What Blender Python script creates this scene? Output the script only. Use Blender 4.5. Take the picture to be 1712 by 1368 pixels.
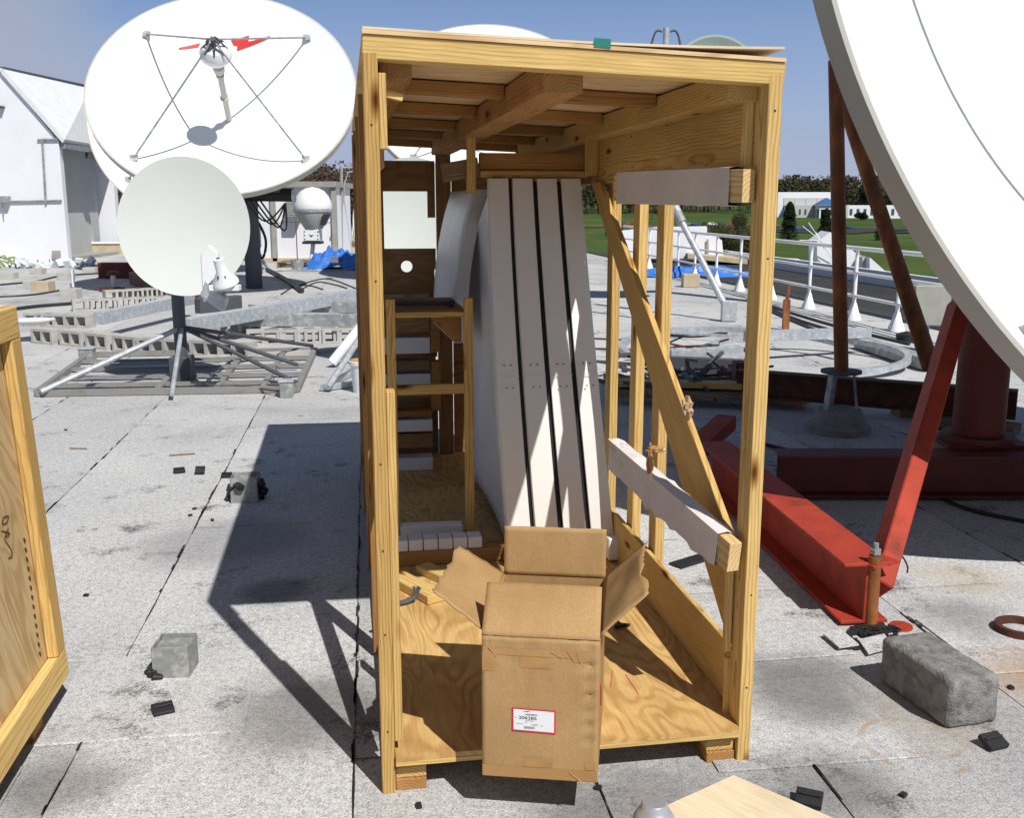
import bpy, math, random
from mathutils import Vector, Matrix, noise
random.seed(7)
S = bpy.context.scene
COL = S.collection
for o in list(bpy.data.objects): bpy.data.objects.remove(o)

# ------------------------------------------------------------ camera
FPX = 1700.0; TILT = math.radians(11.4); EYE = 1.7
cam_d = bpy.data.cameras.new('camera'); cam = bpy.data.objects.new('camera', cam_d); COL.objects.link(cam)
cam_d.sensor_width = 36; cam_d.lens = FPX/1712*36; cam_d.clip_start = .05; cam_d.clip_end = 6000
cam.location = (0, 0, EYE); cam.rotation_euler = (math.pi/2-TILT, 0, 0)
S.camera = cam
# ------------------------------------------------------------ light
SUN_EL = math.radians(50.6); SUNV = Vector((.95, -1.467, 2.13)).normalized()
w = bpy.data.worlds.new('World'); S.world = w; w.use_nodes = True
wn = w.node_tree.nodes; wl_ = w.node_tree.links
bg = wn['Background']; SKY_S = .05; bg.inputs['Strength'].default_value = SKY_S
sky = wn.new('ShaderNodeTexSky'); sky.sky_type = 'NISHITA'; sky.sun_disc = False
sky.sun_elevation = SUN_EL; sky.sun_rotation = math.atan2(.544, -.84)
sky.air_density = 1.0; sky.dust_density = .6; sky.ozone_density = 3.0
tcw = wn.new('ShaderNodeTexCoord'); mpw = wn.new('ShaderNodeMapping'); mpw.inputs['Scale'].default_value = (1.2, 1.2, 5)
nzw = wn.new('ShaderNodeTexNoise'); nzw.inputs['Scale'].default_value = 2.3; nzw.inputs['Detail'].default_value = 6
rpw = wn.new('ShaderNodeValToRGB'); rpw.color_ramp.elements[0].position = .56; rpw.color_ramp.elements[1].position = .84
rpw.color_ramp.elements[1].color = (.75, .75, .75, 1)
mxw = wn.new('ShaderNodeMix'); mxw.data_type = 'RGBA'; mxw.inputs[7].default_value = (8.4, 9.2, 11.2, 1)
wl_.new(tcw.outputs['Generated'], mpw.inputs[0]); wl_.new(mpw.outputs[0], nzw.inputs['Vector'])
cdir = Vector((-.50, .86, .075)).normalized()
dt = wn.new('ShaderNodeVectorMath'); dt.operation = 'DOT_PRODUCT'; dt.inputs[1].default_value = cdir; wl_.new(tcw.outputs['Generated'], dt.inputs[0])
cr_ = wn.new('ShaderNodeMapRange'); cr_.interpolation_type = 'SMOOTHSTEP'; cr_.inputs['From Min'].default_value = .975; cr_.inputs['From Max'].default_value = .998; cr_.inputs['To Max'].default_value = .42; wl_.new(dt.outputs['Value'], cr_.inputs[0])
ca_ = wn.new('ShaderNodeMath'); ca_.operation = 'ADD'; wl_.new(nzw.outputs[0], ca_.inputs[0]); wl_.new(cr_.outputs[0], ca_.inputs[1])
wl_.new(ca_.outputs[0], rpw.inputs[0]); wl_.new(rpw.outputs[0], mxw.inputs[0])

# pale spring haze low in the sky, all the way round
sxw = wn.new('ShaderNodeSeparateXYZ'); wl_.new(tcw.outputs['Generated'], sxw.inputs[0])
hz = wn.new('ShaderNodeValToRGB'); e_ = hz.color_ramp.elements; e_[0].position = 0; e_[0].color = (.46, .49, .62, 1); e_[1].position = .45; e_[1].color = (.10, .20, .42, 1)
for p_, c_ in ((.08, (.37, .475, .68, 1)), (.18, (.235, .37, .65, 1))): q_ = e_.new(p_); q_.color = c_
vz = wn.new('ShaderNodeVectorMath'); vz.operation = 'SCALE'; vz.inputs['Scale'].default_value = 1/SKY_S
wl_.new(sxw.outputs[2], hz.inputs[0]); wl_.new(hz.outputs[0], vz.inputs[0])
hm = wn.new('ShaderNodeMapRange'); hm.interpolation_type = 'SMOOTHSTEP'; hm.inputs['From Min'].default_value = .36; hm.inputs['From Max'].default_value = .12; wl_.new(sxw.outputs[2], hm.inputs[0])
mh = wn.new('ShaderNodeMix'); mh.data_type = 'RGBA'; wl_.new(hm.outputs[0], mh.inputs[0]); wl_.new(sky.outputs[0], mh.inputs[6]); wl_.new(vz.outputs[0], mh.inputs[7])
wl_.new(mh.outputs[2], mxw.inputs[6]); wl_.new(mxw.outputs[2], bg.inputs['Color'])
sd = bpy.data.lights.new('sun', 'SUN'); sd.energy = 4.9; sd.angle = math.radians(.5); sd.color = (1, .965, .9)
sun = bpy.data.objects.new('sun', sd); COL.objects.link(sun); sun.rotation_euler = SUNV.to_track_quat('Z', 'Y').to_euler()
sun.location = (6, -9, 14)
S.view_settings.view_transform = 'Standard'; S.view_settings.look = 'None'; S.view_settings.gamma = 1
S.view_settings.exposure = -0.08; S.view_settings.use_curve_mapping = False
S.render.engine = 'CYCLES'
S.cycles.max_bounces = 5; S.cycles.diffuse_bounces = 3

# ------------------------------------------------------------ measuring helpers (all return real world points)
CT, ST = math.cos(TILT), math.sin(TILT)
def ray(px, py):
    a = (px-856)/FPX; b = (684-py)/FPX
    return Vector((a, CT+b*ST, -ST+b*CT))
def G(px, py, z=0.):
    r = ray(px, py); t = (z-EYE)/r.z; return Vector((r.x*t, r.y*t, z))
def PY(px, py, Y):
    r = ray(px, py); t = Y/r.y; return Vector((r.x*t, Y, EYE+r.z*t))
RA = math.radians(8.0)                                   # the roof's own axis
def RS(r, s, z=0.): return Vector((r*math.cos(RA)-s*math.sin(RA), r*math.sin(RA)+s*math.cos(RA), z))
CA = math.radians(9.2); CO = Vector((-.379, 2.70, 0)); W_ = 1.13; L_ = 3.68
def C(u, v, z=0.): return Vector((CO.x+u*math.cos(CA)-v*math.sin(CA), CO.y+u*math.sin(CA)+v*math.cos(CA), z))
UX = Vector((math.cos(CA), math.sin(CA), 0)); VX = Vector((-math.sin(CA), math.cos(CA), 0)); ZX = Vector((0, 0, 1))

# ------------------------------------------------------------ object helpers
WM = {}
def register(o, M, parent):
    COL.objects.link(o)
    if parent is not None:
        o.parent = parent; o.matrix_parent_inverse = Matrix.Identity(4)
        L = WM[parent.name].inverted() @ M
    else: L = M
    o.location = L.to_translation(); o.rotation_euler = L.to_euler()
    WM[o.name] = M.copy(); return o
def thing(name, label, cat, loc, group=None):
    o = bpy.data.objects.new(name, None); o.empty_display_size = .1
    register(o, Matrix.Translation(Vector(loc)), None); return tag(o, label, cat, group)
def tag(o, label, cat, group=None):
    o['label'] = label; o['category'] = cat
    if group: o['group'] = group
    return o
def frame_from(x, up):
    x = x.normalized(); y = up.cross(x)
    if y.length < 1e-5: y = Vector((0, 1, 0)).cross(x)
    y.normalize(); z = x.cross(y); return Matrix((x, y, z)).transposed()
class MB:
    def __init__(s): s.v = []; s.f = []; s.mi = []; s.cur = 0
    def _add(s, vs, fs):
        n = len(s.v); s.v += [Vector(a) for a in vs]
        for f in fs: s.f.append([n+i for i in f]); s.mi.append(s.cur)
        return s
    def box(s, c, d, R=None):
        c = Vector(c); h = Vector(d)/2
        vs = [Vector((x*h.x, y*h.y, z*h.z)) for x in (-1, 1) for y in (-1, 1) for z in (-1, 1)]
        if R is not None: vs = [R @ a for a in vs]
        return s._add([c+a for a in vs], [(0, 1, 3, 2), (4, 6, 7, 5), (0, 4, 5, 1), (2, 3, 7, 6), (0, 2, 6, 4), (1, 5, 7, 3)])
    def beam(s, a, b, w, h, up=(0, 0, 1)):
        a = Vector(a); b = Vector(b); R = frame_from(b-a, Vector(up)); return s.box((a+b)/2, ((b-a).length, w, h), R)
    def tube(s, a, b, r0, r1=None, n=10, cap=True):
        r1 = r0 if r1 is None else r1; a = Vector(a); b = Vector(b); R = frame_from(b-a, Vector((0, 0, 1)) if abs((b-a).normalized().z) < .95 else Vector((0, 1, 0)))
        vs = []
        for p, r in ((a, r0), (b, r1)):
            for i in range(n):
                t = 2*math.pi*i/n; vs.append(p+R @ Vector((0, r*math.cos(t), r*math.sin(t))))
        fs = [(i, (i+1) % n, n+(i+1) % n, n+i) for i in range(n)]
        if cap: fs += [tuple(range(n-1, -1, -1)), tuple(range(n, 2*n))]
        return s._add(vs, fs)
    def path(s, pts, r, n=8):
        pts = [Vector(p) for p in pts]; vs = []; up = Vector((0, 0, 1))
        for i, p in enumerate(pts):
            d = (pts[min(i+1, len(pts)-1)]-pts[max(i-1, 0)]).normalized()
            R = frame_from(d, up if abs(d.z) < .95 else Vector((0, 1, 0)))
            for k in range(n):
                t = 2*math.pi*k/n; vs.append(p+R @ Vector((0, r*math.cos(t), r*math.sin(t))))
        fs = []
        for i in range(len(pts)-1):
            for k in range(n): fs.append((i*n+k, i*n+(k+1) % n, (i+1)*n+(k+1) % n, (i+1)*n+k))
        fs += [tuple(range(n-1, -1, -1)), tuple(range((len(pts)-1)*n, len(pts)*n))]
        return s._add(vs, fs)
    def lathe(s, prof, org=(0, 0, 0), R=None, n=32):
        org = Vector(org); vs = []
        for r, z in prof:
            for i in range(n):
                t = 2*math.pi*i/n; p = Vector((r*math.cos(t), r*math.sin(t), z)); vs.append(org+(R @ p if R is not None else p))
        fs = []
        for j in range(len(prof)-1):
            for i in range(n): fs.append((j*n+i, j*n+(i+1) % n, (j+1)*n+(i+1) % n, (j+1)*n+i))
        return s._add(vs, fs)
    def prism(s, pts, d):
        pts = [Vector(p) for p in pts]; d = Vector(d); n = len(pts)
        fs = [tuple(range(n-1, -1, -1)), tuple(range(n, 2*n))]+[(i, (i+1) % n, n+(i+1) % n, n+i) for i in range(n)]
        return s._add(pts+[p+d for p in pts], fs)
    def quad(s, *p): return s._add(p, [tuple(range(len(p)))])
    def build(s, name, mat, parent=None, smooth=False, bevel=0, R=None, kind=None):
        c = Vector((0, 0, 0))
        lo = [min(v[i] for v in s.v) for i in range(3)]; hi = [max(v[i] for v in s.v) for i in range(3)]
        c = Vector([(a+b)/2 for a, b in zip(lo, hi)])
        M = Matrix.Translation(c) @ (R.to_4x4() if R is not None else Matrix.Identity(4)); Mi = M.inverted()
        me = bpy.data.meshes.new(name); me.from_pydata([Mi @ v for v in s.v], [], s.f)
        for m in (mat if isinstance(mat, (list, tuple)) else [mat]): me.materials.append(m)
        if any(s.mi): me.polygons.foreach_set('material_index', s.mi)
        if smooth: me.polygons.foreach_set('use_smooth', [True]*len(me.polygons))
        me.update(); fix_normals(me)
        o = bpy.data.objects.new(name, me); register(o, M, parent)
        if bevel: m = o.modifiers.new('bevel', 'BEVEL'); m.width = bevel; m.segments = 1; m.limit_method = 'ANGLE'
        if smooth:
            try: me.set_sharp_from_angle(angle=math.radians(40))
            except Exception: pass
        if kind: o['kind'] = kind
        return o
import bmesh
def fix_normals(me):
    bm = bmesh.new(); bm.from_mesh(me); bmesh.ops.recalc_face_normals(bm, faces=bm.faces); bm.to_mesh(me); bm.free()
def board(name, a, b, w, h, mat, parent=None, up=(0, 0, 1), bevel=.002, bow=0., seg=1):
    """a sawn board from a to b; local x runs along the grain"""
    a = Vector(a); b = Vector(b); R = frame_from(b-a, Vector(up)); Ln = (b-a).length; m = MB()
    if bow or seg > 1:
        seg = max(seg, 8); vs = []
        for i in range(seg+1):
            t = i/seg; off = bow*math.sin(math.pi*t)
            for y, z in ((-1, -1), (1, -1), (1, 1), (-1, 1)): vs.append((a+b)/2+R @ Vector((Ln*(t-.5), y*w/2+off, z*h/2)))
        fs = [(0, 1, 2, 3), tuple(4*seg+i for i in (3, 2, 1, 0))]
        for i in range(seg):
            for k in range(4): fs.append((4*i+k, 4*i+4+k, 4*i+4+(k+1) % 4, 4*i+(k+1) % 4))
        m._add(vs, fs)
    else: m.box((a+b)/2, (Ln, w, h), R)
    return m.build(name, mat, parent, bevel=bevel, R=R)
def copy_thing(o, M, label=None, name=None):
    """copy a thing and its children (one level each) to the place M"""
    c = o.copy(); COL.objects.link(c); c.location = M.to_translation(); c.rotation_euler = M.to_euler(); WM[c.name] = M.copy()
    if label: c['label'] = label
    def kids(src, dst):
        for ch in [x for x in src.children]:
            d = ch.copy(); COL.objects.link(d); d.parent = dst; WM[d.name] = WM[dst.name] @ (WM[src.name].inverted() @ WM[ch.name]); kids(ch, d)
    kids(o, c); return c
ORD = ['first', 'second', 'third', 'fourth', 'fifth', 'sixth', 'seventh', 'eighth', 'ninth', 'tenth', 'eleventh', 'twelfth', 'thirteenth', 'fourteenth']

# ------------------------------------------------------------ materials
def newmat(name):
    m = bpy.data.materials.new(name); m.use_nodes = True; nt = m.node_tree
    return m, nt, nt.nodes, nt.links, nt.nodes['Principled BSDF']
def ramp(n, pts):
    r = n.new('ShaderNodeValToRGB'); e = r.color_ramp.elements
    while len(e) < len(pts): e.new(.5)
    for q, (p, c) in zip(e, pts): q.position = p; q.color = (*c, 1) if len(c) == 3 else c
    return r
def noise_n(n, l, vec, scale, detail=4, rough=.55, dist=0):
    t = n.new('ShaderNodeTexNoise'); t.inputs['Scale'].default_value = scale; t.inputs['Detail'].default_value = detail
    t.inputs['Roughness'].default_value = rough; t.inputs['Distortion'].default_value = dist
    if vec is not None: l.new(vec, t.inputs['Vector'])
    return t
def mapping(n, l, vec, sc=(1, 1, 1), loc=(0, 0, 0)):
    m = n.new('ShaderNodeMapping'); m.inputs['Scale'].default_value = sc; m.inputs['Location'].default_value = loc; l.new(vec, m.inputs[0]); return m
def mix(n, l, f, a, b, bt='MIX'):
    m = n.new('ShaderNodeMix'); m.data_type = 'RGBA'; m.blend_type = bt
    for k, v in ((0, f), (6, a), (7, b)):
        if hasattr(v, 'is_output') or hasattr(v, 'links'): l.new(v, m.inputs[k])
        else: m.inputs[k].default_value = v if not isinstance(v, tuple) else ((*v, 1) if len(v) == 3 else v)
    return m.outputs[2]
def vmath(n, l, op, a, b):
    m = n.new('ShaderNodeVectorMath'); m.operation = op
    for k, v in ((0, a), (1, b)):
        if hasattr(v, 'links'): l.new(v, m.inputs[k])
        else: m.inputs[k].default_value = v
    return m.outputs[0]
def objvec(n, l, spread=7.):
    tc = n.new('ShaderNodeTexCoord'); oi = n.new('ShaderNodeObjectInfo')
    cb = n.new('ShaderNodeCombineXYZ'); mu = n.new('ShaderNodeMath'); mu.operation = 'MULTIPLY'; mu.inputs[1].default_value = spread
    l.new(oi.outputs['Random'], mu.inputs[0]); l.new(mu.outputs[0], cb.inputs[0])
    return vmath(n, l, 'ADD', tc.outputs['Object'], cb.outputs[0]), tc, oi
def bump(n, l, b, h, strength=.3, dist=.005):
    bp = n.new('ShaderNodeBump'); bp.inputs['Strength'].default_value = strength; bp.inputs['Distance'].default_value = dist
    l.new(h, bp.inputs['Height']); l.new(bp.outputs[0], b.inputs['Normal'])
def pine(name, light, dark, tint=(1, 1, 1), ring=34, grime=.25, knots=True):
    m, nt, n, l, b = newmat(name); v, tc, oi = objvec(n, l)
    # pith sits outside the board
    off = n.new('ShaderNodeCombineXYZ'); mr = n.new('ShaderNodeMapRange'); mr.inputs['To Min'].default_value = -.07; mr.inputs['To Max'].default_value = .09
    l.new(oi.outputs['Random'], mr.inputs[0]); l.new(mr.outputs[0], off.inputs[1]); off.inputs[2].default_value = .045
    p = vmath(n, l, 'ADD', v, off.outputs[0])
    wob = noise_n(n, l, mapping(n, l, v, (1.3, 5, 5)).outputs[0], 1.6, 3)
    wsc = vmath(n, l, 'MULTIPLY', wob.outputs['Color'], (0, .035, .035))
    p2 = vmath(n, l, 'ADD', p, wsc)
    wv = n.new('ShaderNodeTexWave'); wv.wave_type = 'RINGS'; wv.rings_direction = 'X'; wv.wave_profile = 'SAW'
    wv.inputs['Scale'].default_value = ring; wv.inputs['Distortion'].default_value = .6; wv.inputs['Detail'].default_value = 2; wv.inputs['Detail Scale'].default_value = .4
    l.new(p2, wv.inputs['Vector'])
    rr = ramp(n, [(0, (0, 0, 0)), (.55, (.15, .15, .15)), (.88, (1, 1, 1)), (1, (0, 0, 0))]); l.new(wv.outputs['Fac'], rr.inputs[0])
    base = mix(n, l, rr.outputs[0], light, dark)
    fib = noise_n(n, l, mapping(n, l, v, (3, 90, 90)).outputs[0], 2.5, 4)
    fr = ramp(n, [(.3, (.80, .78, .74)), (.7, (1.08, 1.08, 1.08))]); l.new(fib.outputs[0], fr.inputs[0])
    base = mix(n, l, 1.0, base, fr.outputs[0], 'MULTIPLY')
    bl = noise_n(n, l, mapping(n, l, v, (1.1, 3, 3)).outputs[0], 1.7, 5)
    br = ramp(n, [(.35, (.62, .55, .48)), (.55, (1, 1, 1))]); l.new(bl.outputs[0], br.inputs[0])
    base = mix(n, l, grime, base, br.outputs[0], 'MULTIPLY')
    if knots:
        vo = n.new('ShaderNodeTexVoronoi'); vo.inputs['Scale'].default_value = 1.0; vo.inputs['Randomness'].default_value = 1
        l.new(mapping(n, l, v, (2.6, 9, 9), (.3, .2, .7)).outputs[0], vo.inputs['Vector'])
        kr = ramp(n, [(.06, (.16, .08, .035)), (.10, (.55, .40, .28)), (.17, (1, 1, 1))]); l.new(vo.outputs['Distance'], kr.inputs[0])
        base = mix(n, l, 1.0, base, kr.outputs[0], 'MULTIPLY')
    orr = ramp(n, [(0, (.76, .70, .62)), (.35, (1.02, 1.02, 1.05)), (.65, (.93, .90, .84)), (1, (1.08, 1.05, 1.0))]); l.new(oi.outputs['Random'], orr.inputs[0])
    base = mix(n, l, 1.0, base, orr.outputs[0], 'MULTIPLY')
    l.new(base, b.inputs['Base Color']); b.inputs['Roughness'].default_value = .8; b.inputs['Specular IOR Level'].default_value = .12
    bump(n, l, b, fib.outputs[0], .25, .003)
    return m
def ply(name, light, dark, sc=1.0, stain=.5, axis='X'):
    m, nt, n, l, b = newmat(name); v, tc, oi = objvec(n, l)
    mp = mapping(n, l, v, ((1.0, 4.2, 4.2) if axis == 'X' else (4.2, 1.0, 4.2)) if axis != 'Z' else (4.2, 4.2, 1.))
    a = noise_n(n, l, mp.outputs[0], .9*sc, 2.5, .5, .4)
    mu = n.new('ShaderNodeMath'); mu.operation = 'MULTIPLY'; mu.inputs[1].default_value = 105; l.new(a.outputs[0], mu.inputs[0])
    si = n.new('ShaderNodeMath'); si.operation = 'SINE'; l.new(mu.outputs[0], si.inputs[0])
    rr = ramp(n, [(.35, (0, 0, 0)), (.95, (1, 1, 1))]); mr = n.new('ShaderNodeMapRange'); mr.inputs['From Min'].default_value = -1
    l.new(si.outputs[0], mr.inputs[0]); l.new(mr.outputs[0], rr.inputs[0])
    sf = noise_n(n, l, mp.outputs[0], 3.1, 3); mz = n.new('ShaderNodeMath'); mz.operation = 'MULTIPLY'; l.new(rr.outputs[0], mz.inputs[0]); l.new(sf.outputs[0], mz.inputs[1])
    base = mix(n, l, mz.outputs[0], light, dark)
    fib = noise_n(n, l, mapping(n, l, v, (4, 110, 110) if axis == 'X' else (110, 4, 110) if axis == 'Y' else (110, 110, 4)).outputs[0], 1.5, 4)
    fr = ramp(n, [(.3, (.86, .84, .8)), (.7, (1.06, 1.06, 1.06))]); l.new(fib.outputs[0], fr.inputs[0])
    base = mix(n, l, 1.0, base, fr.outputs[0], 'MULTIPLY')
    st = noise_n(n, l, v, 2.2, 5, .6); sr = ramp(n, [(.38, (.55, .45, .36)), (.56, (1, 1, 1))]); l.new(st.outputs[0], sr.inputs[0])
    base = mix(n, l, stain, base, sr.outputs[0], 'MULTIPLY')
    l.new(base, b.inputs['Base Color']); b.inputs['Roughness'].default_value = .75; b.inputs['Specular IOR Level'].default_value = .2
    bump(n, l, b, fib.outputs[0], .2, .002)
    return m
def plain(name, col, rough=.6, metal=0, var=.12, nscale=6, spec=.4, bumpy=0, bscale=60, dirt=None, dirt_amt=(.5, .7)):
    m, nt, n, l, b = newmat(name); v, tc, oi = objvec(n, l)
    a = noise_n(n, l, v, nscale, 5, .6)
    lo = tuple(c*(1-var) for c in col); hi = tuple(min(1, c*(1+var)) for c in col)
    r = ramp(n, [(.3, lo), (.7, hi)]); l.new(a.outputs[0], r.inputs[0]); base = r.outputs[0]
    if dirt:
        d = noise_n(n, l, v, nscale*.7+3, 6, .7, .3); dr = ramp(n, [(dirt_amt[0], (0, 0, 0)), (dirt_amt[1], (1, 1, 1))]); l.new(d.outputs[0], dr.inputs[0])
        base = mix(n, l, dr.outputs[0], base, dirt)
    l.new(base, b.inputs['Base Color']); b.inputs['Roughness'].default_value = rough; b.inputs['Metallic'].default_value = metal
    b.inputs['Specular IOR Level'].default_value = spec
    if bumpy: bb = noise_n(n, l, v, bscale, 4); bump(n, l, b, bb.outputs[0], bumpy, .006)
    return m
def roofing(name, tone=1.0, speck=1.0):
    m, nt, n, l, b = newmat(name); g = n.new('ShaderNodeNewGeometry'); P = g.outputs['Position']; oi = n.new('ShaderNodeObjectInfo')
    gr = noise_n(n, l, P, 150, 3, .85); r1 = ramp(n, [(.30, (.12, .12, .125)), (.44, (.50, .50, .505)), (.56, (.66, .66, .665)), (.75, (.95, .95, .95))]); l.new(gr.outputs[0], r1.inputs[0])
    mid = noise_n(n, l, P, 38, 4, .7); r2 = ramp(n, [(.3, (.70, .70, .72)), (.5, (1.0, 1.0, 1.0)), (.65, (1.10, 1.10, 1.10))]); l.new(mid.outputs[0], r2.inputs[0])
    base = mix(n, l, 1.0, r1.outputs[0], r2.outputs[0], 'MULTIPLY')
    bl = noise_n(n, l, P, .55, 6, .62, .3); r3 = ramp(n, [(.28, (.56, .56, .58)), (.44, (.93, .93, .935)), (.62, (1.08, 1.08, 1.07))]); l.new(bl.outputs[0], r3.inputs[0])
    base = mix(n, l, .8, base, r3.outputs[0], 'MULTIPLY')
    # bare, tarry patches where granules are lost
    ba = noise_n(n, l, mapping(n, l, P, (1, 1, 1), (3, 7, 0)).outputs[0], 2.6, 7, .72); bb = noise_n(n, l, P, 90, 3, .8)
    ad = n.new('ShaderNodeMath'); ad.operation = 'MULTIPLY_ADD'; ad.inputs[1].default_value = .35; l.new(bb.outputs[0], ad.inputs[0]); l.new(ba.outputs[0], ad.inputs[2])
    r4 = ramp(n, [(.755, (0, 0, 0)), (.85, (.8, .8, .8))]); l.new(ad.outputs[0], r4.inputs[0])
    base = mix(n, l, r4.outputs[0], base, (.07, .07, .075))
    # foot-worn grey zone and the rust stain beside the concrete block
    def blob(c, rad, soft, col, amt, base):
        d = vmath(n, l, 'SUBTRACT', P, c); nd = noise_n(n, l, P, 3.2, 5, .65); sc = vmath(n, l, 'MULTIPLY', nd.outputs['Color'], (rad*.9, rad*.9, 0))
        d2 = vmath(n, l, 'ADD', d, sc); d3 = vmath(n, l, 'SUBTRACT', d2, (rad*.45, rad*.45, 0))
        le = n.new('ShaderNodeVectorMath'); le.operation = 'LENGTH'; l.new(d3, le.inputs[0])
        r = n.new('ShaderNodeMapRange'); r.interpolation_type = 'SMOOTHSTEP'; r.inputs['From Min'].default_value = rad; r.inputs['From Max'].default_value = rad*soft; r.inputs['To Max'].default_value = amt
        l.new(le.outputs['Value'], r.inputs[0]); return mix(n, l, r.outputs[0], base, col)
    base = blob((1.95, 3.45, 0), .36, .2, (.42, .24, .10), .6, base)
    base = blob((2.1, 4.45, 0), .3, .3, (.50, .42, .30), .45, base)
    base = blob((1.05, 3.35, 0), .36, .3, (.13, .125, .13), .7, base)
    base = blob((.95, 2.75, 0), .30, .2, (.12, .12, .125), .6, base)
    base = blob((-1.35, 2.75, 0), .25, .3, (.13, .13, .13), .6, base)
    base = blob((-1.05, 4.3, 0), .22, .3, (.14, .14, .145), .6, base)
    base = blob((1.9, 4.0, 0), .3, .2, (.16, .16, .16), .5, base)
    base = blob((1.45, 3.15, 0), .35, .3, (.42, .36, .27), .35, base)
    base = blob((-1.5, 5.0, 0), .55, .4, (.24, .24, .255), .5, base)
    base = blob((-.65, 3.2, 0), .45, .3, (.14, .135, .13), .65, base)
    base = blob((.45, 2.5, 0), .6, .3, (.13, .13, .135), .65, base)
    # circular rust rings
    for (cx, cy, rr_) in ((1.30, 2.98, .17), (1.33, 3.02, .12)):
        d = vmath(n, l, 'SUBTRACT', P, (cx, cy, 0)); le = n.new('ShaderNodeVectorMath'); le.operation = 'LENGTH'; l.new(d, le.inputs[0])
        su = n.new('ShaderNodeMath'); su.operation = 'SUBTRACT'; su.inputs[1].default_value = rr_; l.new(le.outputs['Value'], su.inputs[0])
        ab = n.new('ShaderNodeMath'); ab.operation = 'ABSOLUTE'; l.new(su.outputs[0], ab.inputs[0])
        mr = n.new('ShaderNodeMapRange'); mr.inputs['From Min'].default_value = .016; mr.inputs['From Max'].default_value = .002; mr.inputs['To Max'].default_value = .6; l.new(ab.outputs[0], mr.inputs[0])
        nn = noise_n(n, l, P, 7, 4); mm = n.new('ShaderNodeMath'); mm.operation = 'MULTIPLY'; l.new(mr.outputs[0], mm.inputs[0])
        r5 = ramp(n, [(.45, (0, 0, 0)), (.62, (1, 1, 1))]); l.new(nn.outputs[0], r5.inputs[0]); l.new(r5.outputs[0], mm.inputs[1])
        base = mix(n, l, mm.outputs[0], base, (.40, .25, .10))
    orr = ramp(n, [(0, (.80*tone,)*3), (1, (.96*tone,)*3)]); l.new(oi.outputs['Random'], orr.inputs[0])
    base = mix(n, l, 1.0, base, orr.outputs[0], 'MULTIPLY')
    l.new(base, b.inputs['Base Color']); b.inputs['Roughness'].default_value = .95; b.inputs['Specular IOR Level'].default_value = .15
    ma = n.new('ShaderNodeMath'); ma.operation = 'MULTIPLY_ADD'; ma.inputs[1].default_value = .25; l.new(gr.outputs[0], ma.inputs[0]); l.new(mid.outputs[0], ma.inputs[2])
    bump(n, l, b, ma.outputs[0], .5, .006)
    return m
def rusty(name, base_c, rust_c=(.20, .075, .025), amt=(.35, .65), sc=7, metal=.2, rough=.7, stretch=(1, 1, 1)):
    m, nt, n, l, b = newmat(name); v, tc, oi = objvec(n, l); v2 = mapping(n, l, v, stretch).outputs[0]
    a = noise_n(n, l, v2, sc, 7, .7, .5); r = ramp(n, [(amt[0], (0, 0, 0)), (amt[1], (1, 1, 1))]); l.new(a.outputs[0], r.inputs[0])
    c = noise_n(n, l, v2, sc*3, 5, .7); rc = ramp(n, [(.3, tuple(x*.45 for x in rust_c)), (.7, tuple(x*1.5 for x in rust_c))]); l.new(c.outputs[0], rc.inputs[0])
    l.new(mix(n, l, r.outputs[0], base_c, rc.outputs[0]), b.inputs['Base Color'])
    b.inputs['Roughness'].default_value = rough; b.inputs['Metallic'].default_value = metal; bump(n, l, b, c.outputs[0], .35, .004)
    return m
def cardboard():
    m, nt, n, l, b = newmat('cardboard'); v, tc, oi = objvec(n, l)
    a = noise_n(n, l, v, 3.5, 5, .6); r = ramp(n, [(.3, (.39, .235, .10)), (.7, (.50, .315, .145))]); l.new(a.outputs[0], r.inputs[0])
    f = noise_n(n, l, v, 260, 2); fr = ramp(n, [(.3, (.86, .86, .84)), (.7, (1.07, 1.07, 1.07))]); l.new(f.outputs[0], fr.inputs[0])
    base = mix(n, l, 1.0, r.outputs[0], fr.outputs[0], 'MULTIPLY')
    wv = n.new('ShaderNodeTexWave'); wv.bands_direction = 'X'; wv.inputs['Scale'].default_value = 42; l.new(v, wv.inputs['Vector'])
    ba = mix(n, l, .06, base, wv.outputs['Color'], 'MULTIPLY')
    l.new(ba, b.inputs['Base Color']); b.inputs['Roughness'].default_value = .8; b.inputs['Specular IOR Level'].default_value = .25
    c = noise_n(n, l, mapping(n, l, v, (1, 1, .35)).outputs[0], 13, 3); bump(n, l, b, c.outputs[0], .25, .02)
    return m
def grassy(name, a, b_, sc=.02):
    m, nt, n, l, b = newmat(name); g = n.new('ShaderNodeNewGeometry'); P = g.outputs['Position']
    x = noise_n(n, l, P, sc, 8, .65); r = ramp(n, [(.35, a), (.65, b_)]); l.new(x.outputs[0], r.inputs[0])
    y = noise_n(n, l, P, .6, 6, .7); r2 = ramp(n, [(.3, (.7, .7, .65)), (.7, (1.15, 1.15, 1.1))]); l.new(y.outputs[0], r2.inputs[0])
    l.new(mix(n, l, 1.0, r.outputs[0], r2.outputs[0], 'MULTIPLY'), b.inputs['Base Color']); b.inputs['Roughness'].default_value = 1; b.inputs['Specular IOR Level'].default_value = .05
    return m
M = {}
M['pine'] = pine('pine', (.72, .515, .205), (.50, .275, .085))
M['pinelight'] = pine('pale_pine', (.78, .58, .25), (.62, .38, .13), ring=28)
M['pineold'] = pine('brown_pine', (.50, .285, .11), (.36, .17, .055), grime=.6)
M['pinegrey'] = pine('weathered_pine', (.33, .25, .17), (.20, .135, .08), grime=.8)
M['endgrain'] = pine('end_grain', (.80, .62, .34), (.62, .40, .17), ring=26, knots=False)
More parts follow.
